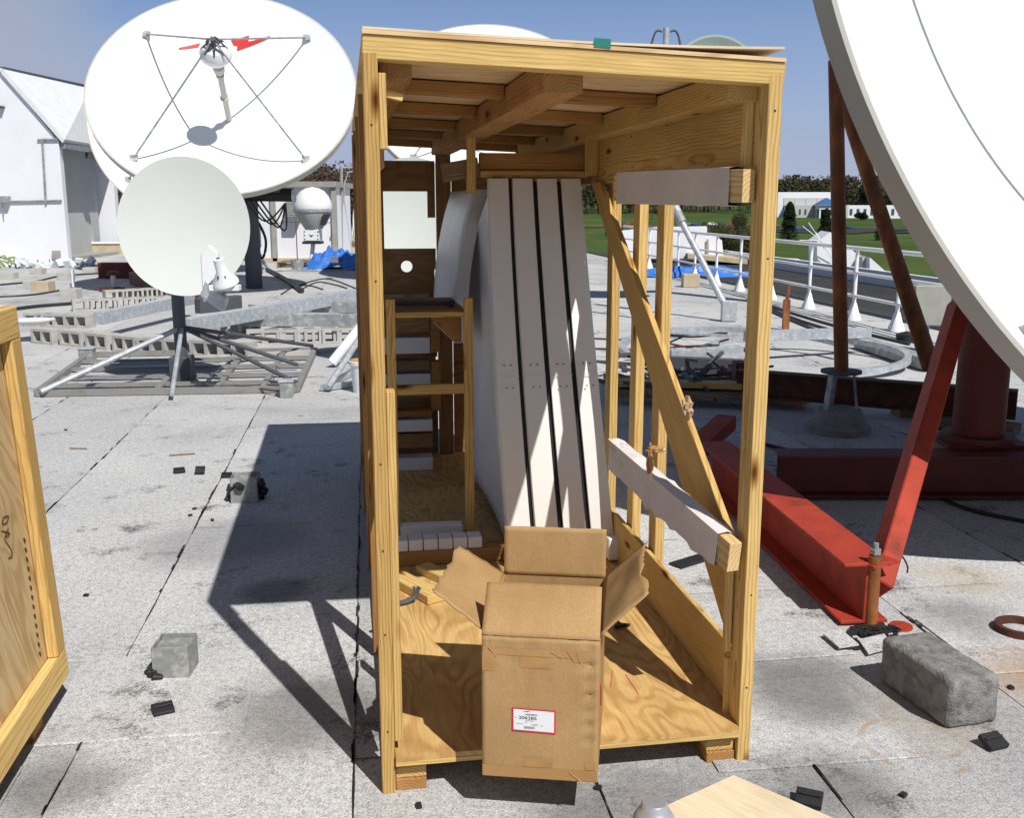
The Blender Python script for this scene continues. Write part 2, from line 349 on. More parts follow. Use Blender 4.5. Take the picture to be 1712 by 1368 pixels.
M['ply'] = ply('plywood_floor', (.68, .46, .19), (.42, .22, .07), 1.0, .4, 'Y')
M['plyroof'] = ply('plywood_ceiling', (.84, .62, .36), (.56, .33, .14), .9, .25, 'X')
M['plyside'] = ply('plywood_side', (.70, .52, .28), (.46, .28, .11), 1.0, .2, 'X')
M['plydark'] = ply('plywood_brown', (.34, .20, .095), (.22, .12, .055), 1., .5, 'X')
M['plypale'] = ply('plywood_pale', (.80, .69, .50), (.74, .60, .40), .5, .2, 'X')
M['card'] = cardboard()
M['cardedge'] = plain('card_edge', (.52, .36, .20), .9, var=.3, nscale=60)
M['tape'] = plain('parcel_tape', (.42, .235, .085), .35, var=.06, nscale=10, spec=.5)
M['paper'] = plain('label_paper', (.78, .79, .82), .6, var=.02)
M['redprint'] = plain('red_print', (.62, .02, .05), .5, var=.05)
M['ink'] = plain('black_ink', (.03, .03, .035), .6, var=.1)
M['inkgrey'] = plain('grey_ink', (.28, .27, .30), .6, var=.1)
M['inkbrown'] = plain('brown_ink', (.10, .045, .02), .7, var=.2)
M['roof'] = roofing('mineral_roofing'); M['rooflow'] = roofing('mineral_roofing_lower', 1.1)
M['tar'] = plain('black_tar', (.022, .022, .024), .55, var=.4, bumpy=.8, bscale=35)
M['rubber'] = plain('black_rubber', (.02, .02, .023), .6, var=.25, bumpy=.3)
M['white'] = plain('white_paint', (.82, .83, .84), .45, var=.03, nscale=2)
M['dish'] = plain('dish_paint', (.84, .85, .87), .55, var=.015, nscale=1.5, spec=.25)
M['dishmatt'] = plain('matt_dish_paint', (.60, .63, .60), .7, var=.02, nscale=2, spec=.15)
M['petal'] = plain('reflector_paint', (.80, .795, .775), .5, var=.03, nscale=2, spec=.3)
M['petalback'] = plain('reflector_shell', (.72, .72, .72), .4, var=.08, nscale=3, spec=.4)
M['dishrim'] = plain('rim_shade_paint', (.50, .49, .44), .6, var=.04, nscale=2, spec=.2)  # rim greyed so the colour carries its shaded side; shared with feed parts
M['rimgrey'] = plain('grey_rim_shade', (.40, .395, .365), .65, var=.05, nscale=3, spec=.15)  # right dish rim, shade of its outer lip mixed into the grey
M['concsmooth'] = plain('cast_concrete', (.26, .255, .245), .95, var=.2, nscale=9, spec=.05, bumpy=.25, bscale=60)
M['greygreen'] = plain('green_grey_dish', (.36, .44, .41), .6, var=.06)  # grey green is this dish's own colour
M['galv'] = plain('galvanised_steel', (.46, .49, .53), .48, .35, var=.18, nscale=14, dirt=(.62, .64, .66), dirt_amt=(.5, .62))
M['galvold'] = plain('old_galvanised_steel', (.30, .32, .33), .6, .25, var=.25, nscale=9, dirt=(.50, .51, .50), dirt_amt=(.5, .62))
M['steeldk'] = rusty('dark_steel', (.10, .105, .12), amt=(.6, .85), metal=.3)
M['frame'] = rusty('weathered_frame', (.27, .27, .265), (.22, .15, .09), (.5, .85), metal=.2)
M['rust'] = rusty('rusted_pipe', (.13, .045, .03), (.34, .125, .03), (.35, .6), 4, stretch=(1, 1, .35))
M['rustdk'] = rusty('rusted_beam', (.06, .022, .015), (.16, .05, .02), (.3, .7), 5)
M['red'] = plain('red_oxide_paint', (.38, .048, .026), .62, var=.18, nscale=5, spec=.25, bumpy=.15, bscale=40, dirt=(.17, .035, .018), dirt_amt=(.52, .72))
M['reddk'] = plain('dark_and_shaded_red', (.13, .022, .016), .6, var=.2, nscale=4)  # dark red steel, also the red mount darkened for the dish's shadow
M['conc'] = plain('concrete', (.255, .25, .24), .97, var=.3, nscale=22, spec=.05, bumpy=1.0, bscale=130, dirt=(.125, .12, .115), dirt_amt=(.46, .7))
M['cmu'] = plain('concrete_block', (.47, .455, .43), .95, var=.16, nscale=7, spec=.1, bumpy=.6, bscale=90)
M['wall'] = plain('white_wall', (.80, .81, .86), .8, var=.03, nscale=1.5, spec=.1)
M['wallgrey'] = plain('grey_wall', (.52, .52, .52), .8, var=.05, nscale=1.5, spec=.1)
M['shingle'] = plain('pale_roofing', (.72, .74, .76), .9, var=.07, nscale=3, spec=.1)
M['trim'] = plain('grey_trim', (.34, .34, .31), .6, var=.12)
M['tan'] = plain('tan_gravel', (.50, .42, .29), .95, var=.15, nscale=3)
M['boxsteel'] = plain('dull_zinc', (.27, .285, .28), .6, .1, var=.2, nscale=26, spec=.3, dirt=(.40, .41, .40), dirt_amt=(.5, .6))
M['foam'] = plain('white_foam', (.78, .78, .80), .8, var=.04, nscale=8, spec=.1)
M['paperwrap'] = plain('grey_wrap', (.60, .54, .50), .7, var=.12, nscale=5, bumpy=.5, bscale=14, dirt=(.36, .29, .24), dirt_amt=(.6, .72))
M['whitewrap'] = plain('foam_wrap', (.74, .70, .70), .6, var=.08, nscale=5, bumpy=.6, bscale=12, dirt=(.45, .40, .38), dirt_amt=(.62, .72))
M['tarp'] = plain('blue_tarp', (.05, .19, .62), .35, var=.25, nscale=5, bumpy=.5, bscale=5)
M['blackgap'] = plain('black_and_gap_shade', (.012, .012, .014), .6, var=.2)  # motor black, also the painted shade in the segment gaps
M['alu'] = plain('brushed_aluminium', (.55, .56, .60), .38, .6, var=.08, nscale=10)
M['cable'] = plain('black_cable', (.03, .03, .03), .5)
M['orange'] = plain('orange_lid', (.62, .30, .06), .5)
M['greencable'] = plain('green_debris', (.25, .33, .12), .7, var=.5, nscale=20)
M['asphalt'] = grassy('asphalt', (.055, .056, .062), (.075, .075, .08), .05)
M['grass'] = grassy('grass', (.05, .088, .024), (.095, .135, .042), .02)
M['meadow'] = grassy('dry_meadow', (.17, .115, .07), (.10, .10, .045), .03)
M['bldglass'] = plain('dark_glass', (.05, .11, .12), .25, spec=.6)
M['blueroof'] = plain('blue_metal_roof', (.04, .12, .28), .5)
M['bark'] = plain('bark', (.09, .07, .055), .9, var=.3)
def leaf(name, a, b_):
    m, nt, n, l, b = newmat(name); g = n.new('ShaderNodeNewGeometry'); x = noise_n(n, l, g.outputs['Position'], .35, 5, .7)
    r = ramp(n, [(.3, a), (.7, b_)]); l.new(x.outputs[0], r.inputs[0]); l.new(r.outputs[0], b.inputs['Base Color']); b.inputs['Roughness'].default_value = .9; b.inputs['Specular IOR Level'].default_value = .05
    return m
M['leafbrown'] = leaf('bare_twigs', (.060, .042, .034), (.125, .082, .062))
M['leafgreen'] = leaf('spring_leaves', (.05, .046, .03), (.095, .095, .048))
M['leafdark'] = leaf('evergreen', (.012, .022, .012), (.03, .045, .02))
M['leafshrub'] = leaf('shrub_leaves', (.06, .065, .03), (.13, .12, .055))

# ------------------------------------------------------------ far ground
def grid(name, x0, x1, y0, y1, nx, ny, zf, mat, kind='structure'):
    m = MB(); vs = [(x0+(x1-x0)*i/nx, y0+(y1-y0)*j/ny, 0) for j in range(ny+1) for i in range(nx+1)]
    vs = [(x, y, zf(x, y)) for x, y, _ in vs]
    m._add(vs, [(j*(nx+1)+i, j*(nx+1)+i+1, (j+1)*(nx+1)+i+1, (j+1)*(nx+1)+i) for j in range(ny) for i in range(nx)])
    o = m.build(name, mat, None, smooth=True); o['kind'] = kind; return o
def tz(x, y): return -9.0+max(0, y-420)*.012+(noise.noise(Vector((x*.006, y*.006, 0)))*1.6 if y > 120 else 0)
grid('grass_field', -2600, 2600, -600, 4200, 90, 90, lambda x, y: tz(x, y), M['grass'])
m = MB()
def strip(pts, wd, dz=.25):
    vs = []
    for i, (x, y) in enumerate(pts):
        a = Vector(pts[max(0, i-1)]); b = Vector(pts[min(len(pts)-1, i+1)]); d = (b-a).normalized(); nrm = Vector((-d.y, d.x))
        for s_ in (-1, 1): p = Vector((x, y))+nrm*wd/2*s_; vs.append((p.x, p.y, tz(p.x, p.y)+dz))
    m._add(vs, [(2*i, 2*i+1, 2*i+3, 2*i+2) for i in range(len(pts)-1)])
def curve_pts(P, n=24):
    out = []
    for i in range(len(P)-1):
        p0 = P[max(0, i-1)]; p1 = P[i]; p2 = P[i+1]; p3 = P[min(len(P)-1, i+2)]
        for k in range(n):
            t = k/n
            out.append(tuple(.5*((2*b)+(-a+c)*t+(2*a-5*b+4*c-d)*t*t+(-a+3*b-3*c+d)*t**3) for a, b, c, d in zip(p0, p1, p2, p3)))
    out.append(P[-1]); return out
strip(curve_pts([(60, 500), (130, 395), (190, 350), (300, 330)]), 14)
m.build('park_road', M['asphalt'])['kind'] = 'structure'
m = MB(); strip(curve_pts([(70, 165), (100, 185), (150, 200), (240, 215)]), 5)
m.build('field_path', plain('pale_path', (.30, .28, .25), .9))['kind'] = 'structure'
m = MB(); strip(curve_pts([(110, 380), (150, 420), (250, 440), (420, 430)]), 34)
m.build('car_park', M['asphalt'])['kind'] = 'structure'
m = MB(); strip(curve_pts([(-300, 470), (0, 465), (130, 470)]), 30)
m.build('dry_meadow', M['meadow'])['kind'] = 'structure'

# ------------------------------------------------------------ the roof we stand on
R0, R1, S0, S1 = -26., 7.75, -8., 37.
m = MB(); m.prism([RS(R0, S0, -.35), RS(R1, S0, -.35), RS(R1, S1, -.35), RS(R0, S1, -.35)], (0, 0, .345))
deck = m.build('roof_deck', M['tar']); deck['kind'] = 'structure'
SEAMS = [-25.9]
r = -0.449*math.cos(RA)+2.586*math.sin(RA)
lines = [r-.87*k for k in range(0, 29)]+[r+.72, r+1.40, r+2.28, r+3.16, r+4.04, r+4.92, r+5.8, r+6.68, R1-.02]
lines = sorted(x for x in lines if x < R1)
def sheet(r0, r1, s0, s1, z=.0, th=.004, jit=.0028, parent=deck, name='roofing_sheet'):
    m = MB(); n = max(2, int((s1-s0)/.22)); vs = []
    if s1 < -2 or s0 > 20: n = 2
    for i in range(n+1):
        s_ = s0+(s1-s0)*i/n; k = 1 if n > 2 else 0
        a = r0+random.uniform(-jit, jit)*k; b = r1+random.uniform(-jit, jit)*k
        zz = z+random.uniform(0, .0012)*k
        for rr, q in ((a, 0), (b, 0), (b, th), (a, th)):
            vs.append(RS(rr, s_+(random.uniform(-jit, jit) if i in (0, n) else 0), zz-.004+q))
    fs = [(0, 1, 2, 3), tuple(4*n+i for i in (3, 2, 1, 0))]
    for i in range(n):
        for k in range(4): fs.append((4*i+k, 4*i+4+k, 4*i+4+(k+1) % 4, 4*i+(k+1) % 4))
    m._add(vs, fs); return m.build(name, M['roof'], parent, R=Matrix.Rotation(RA, 3, 'Z'))
for i in range(len(lines)-1):
    a, b = lines[i], lines[i+1]; s_ = S0+random.uniform(1, 4)
    cuts = [S0]
    while s_ < S1-2: cuts.append(s_); s_ += random.choice([4.5, 6.2, 8.5, 10])
    cuts.append(S1)
    for k in range(len(cuts)-1):
        wide = 1 if b-a < 1.3 else 1
        sheet(a+.0025, b-.0025, cuts[k]+.002, cuts[k+1]-.002, z=.0005*((i*3+k) % 3))
# loose patches laid over the sheets
for (r0, r1, s0, s1) in ((-1.02+r, -.36+r, 2.9+.25, 3.78), (-1.72+r, -1.0+r, 2.1, 3.02), (r+1.1, r+1.75, 2.7, 3.25), (r+2.3, r+3.0, 3.2, 3.7), (r+1.42, r+1.9, 3.42, 4.0)):
    sheet(r0, r1, s0, s1, z=.007, th=.0045, jit=.008, name='roofing_patch')
# tar bled out along the joints near the camera
tb = MB(); rg_ = random.Random(31)
for rr in lines:
    s_ = 1.5
    while s_ < 14:
        s_ += rg_.expovariate(5.0 if s_ < 7 else 2.5)
        ln_ = rg_.uniform(.03, .22); wd = rg_.uniform(.002, .008); o_ = rg_.uniform(-.006, .006); n_ = 5
        L1 = [RS(rr+o_-wd*rg_.uniform(.3, 1), s_+ln_*q/n_, .0062) for q in range(n_+1)]; L2 = [RS(rr+o_+wd*rg_.uniform(.3, 1), s_+ln_*q/n_, .0062) for q in range(n_+1)]
        tb._add(L1+L2[::-1], [tuple(range(2*n_+2))])
for k_ in range(26):
    r_0 = rg_.choice(lines); w_0 = rg_.uniform(.25, .85); s_0 = rg_.uniform(2.4, 10)
    x_ = 0
    while x_ < w_0:
        ln_ = rg_.uniform(.02, .12); yy = s_0+.01*noise.noise(Vector((x_*6, k_, 0)))
        tb.quad(RS(r_0+x_, yy-.002, .0062), RS(r_0+x_+ln_, yy-.0015, .0062), RS(r_0+x_+ln_*.9, yy+rg_.uniform(.001, .005), .0062), RS(r_0+x_, yy+rg_.uniform(.001, .004), .0062)); x_ += ln_+rg_.uniform(0, .05)
tb.build('tar_bleed', M['tar'], deck, kind='stuff')
# building wall below the roof edge
m = MB(); m.prism([RS(R0, S0, -9.2), RS(R1-.05, S0, -9.2), RS(R1-.05, S1-.05, -9.2), RS(R0, S1-.05, -9.2)], (0, 0, 8.84))
m.build('building_wall', M['wallgrey'])['kind'] = 'structure'
# metal edge strip along the roof edge
m = MB(); m.beam(RS(R1, S0, .02), RS(R1, S1, .02), .05, .07); o = m.build('roof_edge_strip', M['steeldk'], deck)
m = MB(); m.beam(RS(R0, S1, .12), RS(R1, S1, .12), .25, .5); q = m.build('parapet', M['tan'], deck); m = MB(); m.beam(RS(R0, S1, .40), RS(R1, S1, .40), .34, .06); m.build('coping', M['wall'], q)
# lower roof beside the railing, and the yard
m = MB(); m.prism([RS(R1+.05, -6, -1.6), RS(13.0, -6, -1.6), RS(13.0, 60, -1.6), RS(R1+.05, 60, -1.6)], (0, 0, .4)); m.build('lower_roof', M['rooflow'])['kind'] = 'structure'
m = MB(); m.prism([RS(R1+.05, -6, -9.1), RS(12.9, -6, -9.1), RS(12.9, 59.9, -9.1), RS(R1+.05, 59.9, -9.1)], (0, 0, 7.45)); m.build('lower_wall', M['wallgrey'])['kind'] = 'structure'
m = MB(); m.prism([RS(13.05, -6, -1.6), RS(18.6, -6, -1.6), RS(18.6, 60, -1.6), RS(13.05, 60, -1.6)], (0, 0, .39)); m.build('dark_lower_roof', M['asphalt'])['kind'] = 'structure'
m = MB(); m.prism([RS(12.95, -6, -9.1), RS(18.5, -6, -9.1), RS(18.5, 59.9, -9.1), RS(12.95, 59.9, -9.1)], (0, 0, 7.45)); m.build('lower_wall', M['wallgrey'])['kind'] = 'structure'
m = MB(); m.beam(RS(13.0, -6, -1.16), RS(13.0, 60, -1.16), .16, .1); m.beam(RS(18.6, -6, -.95), RS(18.6, 60, -.95), .2, .52); m.build('lower_parapet', M['wall'])['kind'] = 'structure'

# ------------------------------------------------------------ woods and trees
def crown(m, c, rx, rz, n, sz, seed):
    rg = random.Random(seed)
    cl = [(Vector((rg.gauss(0, .45)*rx, rg.gauss(0, .45)*rx, rg.uniform(-.75, .8)*rz)), rg.uniform(.25, .5)*rx) for _ in range(9)]
    for _ in range(n):
        q, rr = rg.choice(cl); d = Vector((rg.gauss(0, 1), rg.gauss(0, 1), rg.gauss(0, 1))).normalized()*rr*rg.uniform(.5, 1)
        p = Vector(c)+q+d; a = Vector((rg.gauss(0, 1), rg.gauss(0, 1), rg.gauss(0, 1))).normalized()*sz*rg.uniform(.5, 1.3)
        b = a.cross(Vector((rg.gauss(0, 1), rg.gauss(0, 1), rg.gauss(0, 1)))).normalized()*sz*rg.uniform(.4, 1)
        m._add((p-a, p+b, p+a, p-b), [(0, 1, 2, 3)])
def wood(name, label_kind, spots, mat, sz, per):
    m = MB(); m2 = MB(); k = 0
    for x, y, h in spots:
        k += 1; zb = tz(x, y); crown(m, (x, y, zb+h*.58), h*.30, h*.42, per, sz, k)
        m.cur = 1; m.tube((x, y, zb), (x+random.uniform(-.5, .5), y, zb+h*.8), h*.014, h*.005, 4, False); m.cur = 0
    o = m.build(name, [mat, M['bark']]); o['kind'] = 'stuff'; return o
sp = []
for i in range(360):
    x = random.uniform(-130, 4); y = random.uniform(150, 205); sp.append((x, y, (random.uniform(12.6, 14.2) if x < -52 else random.uniform(15.3, 17.0))+(y-150)*.035))
tag(wood('woods', '', sp, M['leafbrown'], .24, 650), 'brown leafless wood rising behind the dishes and the equipment shelter', 'woods')
sp = []
for i in range(850):
    x = random.uniform(-60, 620); y = random.uniform(740, 900); sp.append((x, y, random.uniform(21, 28)+(x > 120)*2))
tag(wood('woods', '', sp, M['leafgreen'], .95, 230), 'dark green and brown wooded ridge behind the white office building', 'woods')
def tree(name, label, cat, x, y, h, mat, rx, n, sz, seed, trunk=.25, group=None):
    zb = tz(x, y); t = thing(name, label, cat, (x, y, zb), group)
    m = MB(); m.tube((x, y, zb-.3), (x+.1, y, zb+h*.75), h*.03, h*.008, 7)
    for k in range(6):
        a = k*1.1+seed; m.tube((x, y, zb+h*(.3+.07*k)), (x+math.cos(a)*rx*.7, y+math.sin(a)*rx*.7, zb+h*(.45+.07*k)), h*.01, h*.003, 5)
    m.build('trunk', M['bark'], t)
    m = MB()
    if 'ever' in name or 'pine' in name:
        rg = random.Random(seed)
        for _ in range(n):
            f = rg.random()**.8; rr = rx*(1-f)**.55*rg.uniform(.35, 1.1)*(.72+.5*noise.noise(Vector((f*5, seed, 0))))+.1; a = rg.uniform(0, 6.28); p = Vector((x+math.cos(a)*rr, y+math.sin(a)*rr, zb+h*(.08+.92*f)-rr*.18))
            q = Vector((math.cos(a), math.sin(a), -.4))*sz; s2 = Vector((-math.sin(a), math.cos(a), rg.uniform(-.4, .4)))*sz*.6
            m._add((p-s2, p+q, p+s2, p-q*.4), [(0, 1, 2, 3)])
    else: crown(m, (x, y, zb+h*(.5+trunk*.3)), rx, h*.42, n, sz, seed)
    m.build('crown', mat, t); return t
def on_terrain(px, py):
    p = G(px, py, -8.5); return p.x, p.y
x, y = on_terrain(1318, 401); tree('evergreen_tree', 'dark evergreen tree on the grass left of the blue roofed entrance', 'tree', x, y, 11.5, M['leafdark'], 3.6, 5200, .34, 3)
x, y = on_terrain(1379, 404); tree('evergreen_tree', 'dark rounded evergreen half hidden behind the upright rusty pipe', 'tree', x, y, 9.5, M['leafdark'], 3.2, 4200, .34, 5)
x, y = on_terrain(1476, 398); tree('evergreen_tree', 'low dark evergreen in front of the long white wing of the office building', 'tree', x, y, 6., M['leafdark'], 3.6, 2600, .35, 6)
x, y = on_terrain(1222, 432); tree('shrub', 'big brown leafless shrub on the grass slope beyond the railing', 'shrub', x, y, 7.4, M['leafshrub'], 5.4, 22000, .11, 8)
x, y = on_terrain(1262, 436); tree('shrub', 'olive shrub beside the big leafless shrub, next to the front right crate post', 'shrub', x, y, 6.0, M['leafshrub'], 4.4, 14000, .11, 9)
x, y = on_terrain(1030, 395); tree('shrub', 'pale budding shrub seen between the crate posts above the grass', 'shrub', x, y, 3.4, M['leafshrub'], 3.4, 6000, .14, 10)
x, y = on_terrain(1090, 372); tree('bare_tree', 'bare tree rising over the padded upper rail of the crate', 'tree', x, y, 13., M['leafbrown'], 4, 5000, .16, 12)
x, y = on_terrain(1438, 372); tree('shrub', 'small dark shrub at the car park edge right of the rusty pipe', 'shrub', x, y, 4.0, M['leafdark'], 3.4, 1500, .4, 13)

# ------------------------------------------------------------ far office building
def far_building():
    p0 = G(1296, 366, tz(150, 640)); Y = 640.; x0 = PY(1300, 340, Y).x; x1 = PY(1412, 340, Y).x; x2 = PY(1560, 340, Y).x; zb = tz(x0, Y)-1
    zt = PY(1300, 321, Y).z; zt2 = PY(1300, 343, Y).z
    t = thing('office_building', 'white two storey office building with a blue pyramid roofed entrance beyond the grass', 'building', ((x0+x1)/2, Y, zb))
    m = MB(); m.box(((x0+x1)/2, Y+20, (zb+zt)/2), (x1-x0, 40, zt-zb)); m.build('upper_block', M['wall'], t)
    m = MB(); m.box(((x1+x2)/2+.1, Y+14, (zb+zt2)/2), (x2-x1, 30, zt2-zb)); m.build('wing', M['wall'], t)
    wg = MB(); wg.box(((x0+x1)/2+2, Y-4, (zb+zt2)/2), (x1-x0-4, 8, zt2-zb)); wg.build('front_block', M['wallgrey'], t)
    for k in range(5):
        xa = x0+3.5+k*(x1-x0-7)/5
        m = MB(); m.box((xa+3.4, Y-.15, zt-6.0), (6.6, .3, 5.0)); f = m.build('panel', M['wallgrey'], t)
        m = MB(); m.box((xa+3.4, Y-.25, zt-9.6), (6.6, .3, 1.8)); m.build('window', M['bldglass'], t)
    for k in range(10):
        xa = x0+5+k*3.4
        if 18 < xa-x0 < 33: continue
        m = MB(); m.box((xa, Y-8.1, zb+4.2), (1.1, .3, 3.2)); m.build('window', M['bldglass'], t)
    for k in range(13):
        m = MB(); m.box((x1+4+k*4.3, Y-1.2, zb+4.2), (1.6, .3, 3.6)); m.build('window', M['bldglass'], t)
    xc = PY(1370, 340, Y).x
    m = MB()
    for sx in (-4.5, 4.5):
        for sy in (0, 7): m.box((xc+sx, Y-17+sy, (zb+zt2)/2), (.9, .9, zt2-zb))
    m.box((xc, Y-13.5, zt2-1.2), (10.4, 8.4, 2.4)); m.build('portico', M['wall'], t)
    m = MB(); a = [(xc-6.5, Y-19, zt2+.1), (xc+6.5, Y-19, zt2+.1), (xc+6.5, Y-8, zt2+.1), (xc-6.5, Y-8, zt2+.1)]; top = (xc, Y-13.5, zt2+4.6)
    m._add(a+[top], [(3, 2, 1, 0), (0, 1, 4), (1, 2, 4), (2, 3, 4), (3, 0, 4)]); m.build('roof', M['blueroof'], t)
    m = MB(); m.box((xc, Y-8.3, zb+3.4), (6, .4, 4.4)); m.build('door', M['bldglass'], t)
far_building()
def low_car(x, y, z, col, label, rz):
    R = Matrix.Rotation(rz, 3, 'Z'); c = Vector((x, y, z)); t = thing('parked_car', label, 'car', c, 'cars parked on the far lots')
    prof = [(-2.2, .35), (2.2, .35), (2.2, .8), (1.3, .92), (.6, 1.42), (-1.1, 1.42), (-1.8, .95), (-2.2, .85)]
    m = MB(); m.prism([c+R @ Vector((a, -.85, b)) for a, b in prof], R @ Vector((0, 1.7, 0))); m.build('body', col, t)
    m = MB(); m.prism([c+R @ Vector((a, -.87, b)) for a, b in ((1.1, .95), (.55, 1.36), (-1.05, 1.36), (-1.5, .95))], R @ Vector((0, 1.74, 0))); m.build('glass', M['bldglass'], t)
    for a in (-1.35, 1.35):
        for s_ in (-.87, .67): m = MB(); m.tube(c+R @ Vector((a, s_, .34)), c+R @ Vector((a, s_+.2, .34)), .34, n=12); m.build('wheel', M['rubber'], t)
cc = [M['white'], M['bldglass'], M['red'], M['alu'], M['blueroof'], M['ink']]; cn = ['white', 'dark grey', 'red', 'silver', 'blue', 'black']
for k, (px, d) in enumerate([(1028, 0), (1043, 6), (1052, 0), (1150, 4), (1163, 0), (1178, 5), (1192, 0), (1208, 3), (1224, 0), (1320, -60), (1336, -64), (1350, -60), (1398, -66), (1424, -50)]):
    Y = 466+d if d > -20 else 470+d; p = PY(px, 352, Y)
    low_car(p.x, Y, tz(p.x, Y)+.3, cc[k % 6], '%s car on the far lot beyond the grass, %s from the left' % (cn[k % 6], ORD[k]), .3+.5*(k % 3))

# low white walls and sheds beyond the lower roof
def slab(name, label, cat, pts, Y, depth, mat, extra=None):
    P = [PY(a, b, Y) for a, b in pts]; c = sum(P, Vector())/len(P); zb = min(p.z for p in P)
    t = thing(name, label, cat, (c.x, Y, zb)); m = MB(); m.prism(P, (depth*.14, depth, 0)); m.build('wall', mat, t); return t
t = slab('white_screen_wall', 'white screen wall with a rounded right end beyond the railing', 'wall', [(1020, 432), (1020, 388), (1100, 380), (1182, 379), (1182, 396), (1196, 394), (1207, 402), (1210, 432)], 52, 1.2, M['wall'])
m = MB(); P = [PY(1183, 400+0, 51.9), PY(1183, 432, 51.9)]; m.beam(P[0], P[1], .05, .1); m.build('joint_strip', M['trim'], t)
t = slab('white_shed', 'white gabled shed behind the railing, right of the rusty upright pipe', 'shed', [(1366, 432), (1366, 404), (1388, 388), (1402, 396), (1442, 434), (1442, 455), (1366, 448)], 46, 2.6, M['wall'])
t = slab('white_shed', 'narrow white lean-to with a sloping roof beside the gabled shed', 'shed', [(1454, 430), (1482, 455), (1486, 470), (1454, 468)], 44, 2.2, M['wall'])
m = MB(); P = [PY(1442, 430, 44.8), PY(1454, 430, 44.8), PY(1454, 464, 44.8), PY(1442, 462, 44.8)]; m.prism(P, (.2, 1.5, 0)); m.build('side_panel', M['wallgrey'], t)
t = slab('low_white_wall', 'long low white wall stepping down behind the railing posts', 'wall', [(1296, 432), (1366, 436), (1366, 452), (1442, 462), (1442, 468), (1296, 450)], 47.5, 1.0, M['wall'])
t = slab('tan_curb', 'tan gravel covered curb below the white screen wall', 'curb', [(1150, 425), (1250, 434), (1250, 442), (1150, 432)], 50, 3, M['tan'])
# wire cluster on the shed
c = PY(1372, 402, 45.6); t = thing('wire_antenna', 'small white wire antenna on the edge of the gabled shed', 'antenna', c); m = MB()
for k in range(7): a = k*.9; m.tube(c, c+Vector((-.9*math.cos(a*.5), .1, .8*math.sin(a))), .02, n=5)
m.build('wires', M['white'], t)
# ------------------------------------------------------------ railing
def railing():
    pts = [RS(7.25, s_) for s_ in (3.4, 5.1, 6.8, 8.4, 9.9, 11.3)]
    base = [G(1498, 553), G(1418, 535), G(1353, 516), G(1297, 500), G(1240, 487), G(1203, 477), G(1167, 468), G(1133, 461), G(1100, 455), G(1066, 449), G(1034, 444)]
    a = base[0]; b = base[7]; d = (b-a).normalized(); near = [a-d*3.2, a-d*1.5]
    t = thing('railing', 'white pipe railing with three rails and cone footed posts along the roof edge', 'railing', a)
    allp = near+base; pm = None
    for p in allp:
        p = a+d*((p-a).dot(d))
        m = MB(); m.tube(p+Vector((0, 0, .02)), p+Vector((0, 0, 1.04)), .028, n=10); po = m.build('post', M['white'], t, smooth=True)
        m = MB(); m.lathe([(.115, 0), (.11, .04), (.07, .14), (.04, .25), (.03, .26)], p, n=16); m.build('cone_foot', M['white'], po, smooth=True)
    e0 = a-d*3.4; e1 = a+d*17
    for z, r in ((1.06, .032), (.70, .024), (.36, .024)):
        m = MB(); m.tube(e0+Vector((-.0, 0, z)), e1+Vector((0, 0, z)), r, n=10); m.build('rail', M['white'], t, smooth=True)
railing()

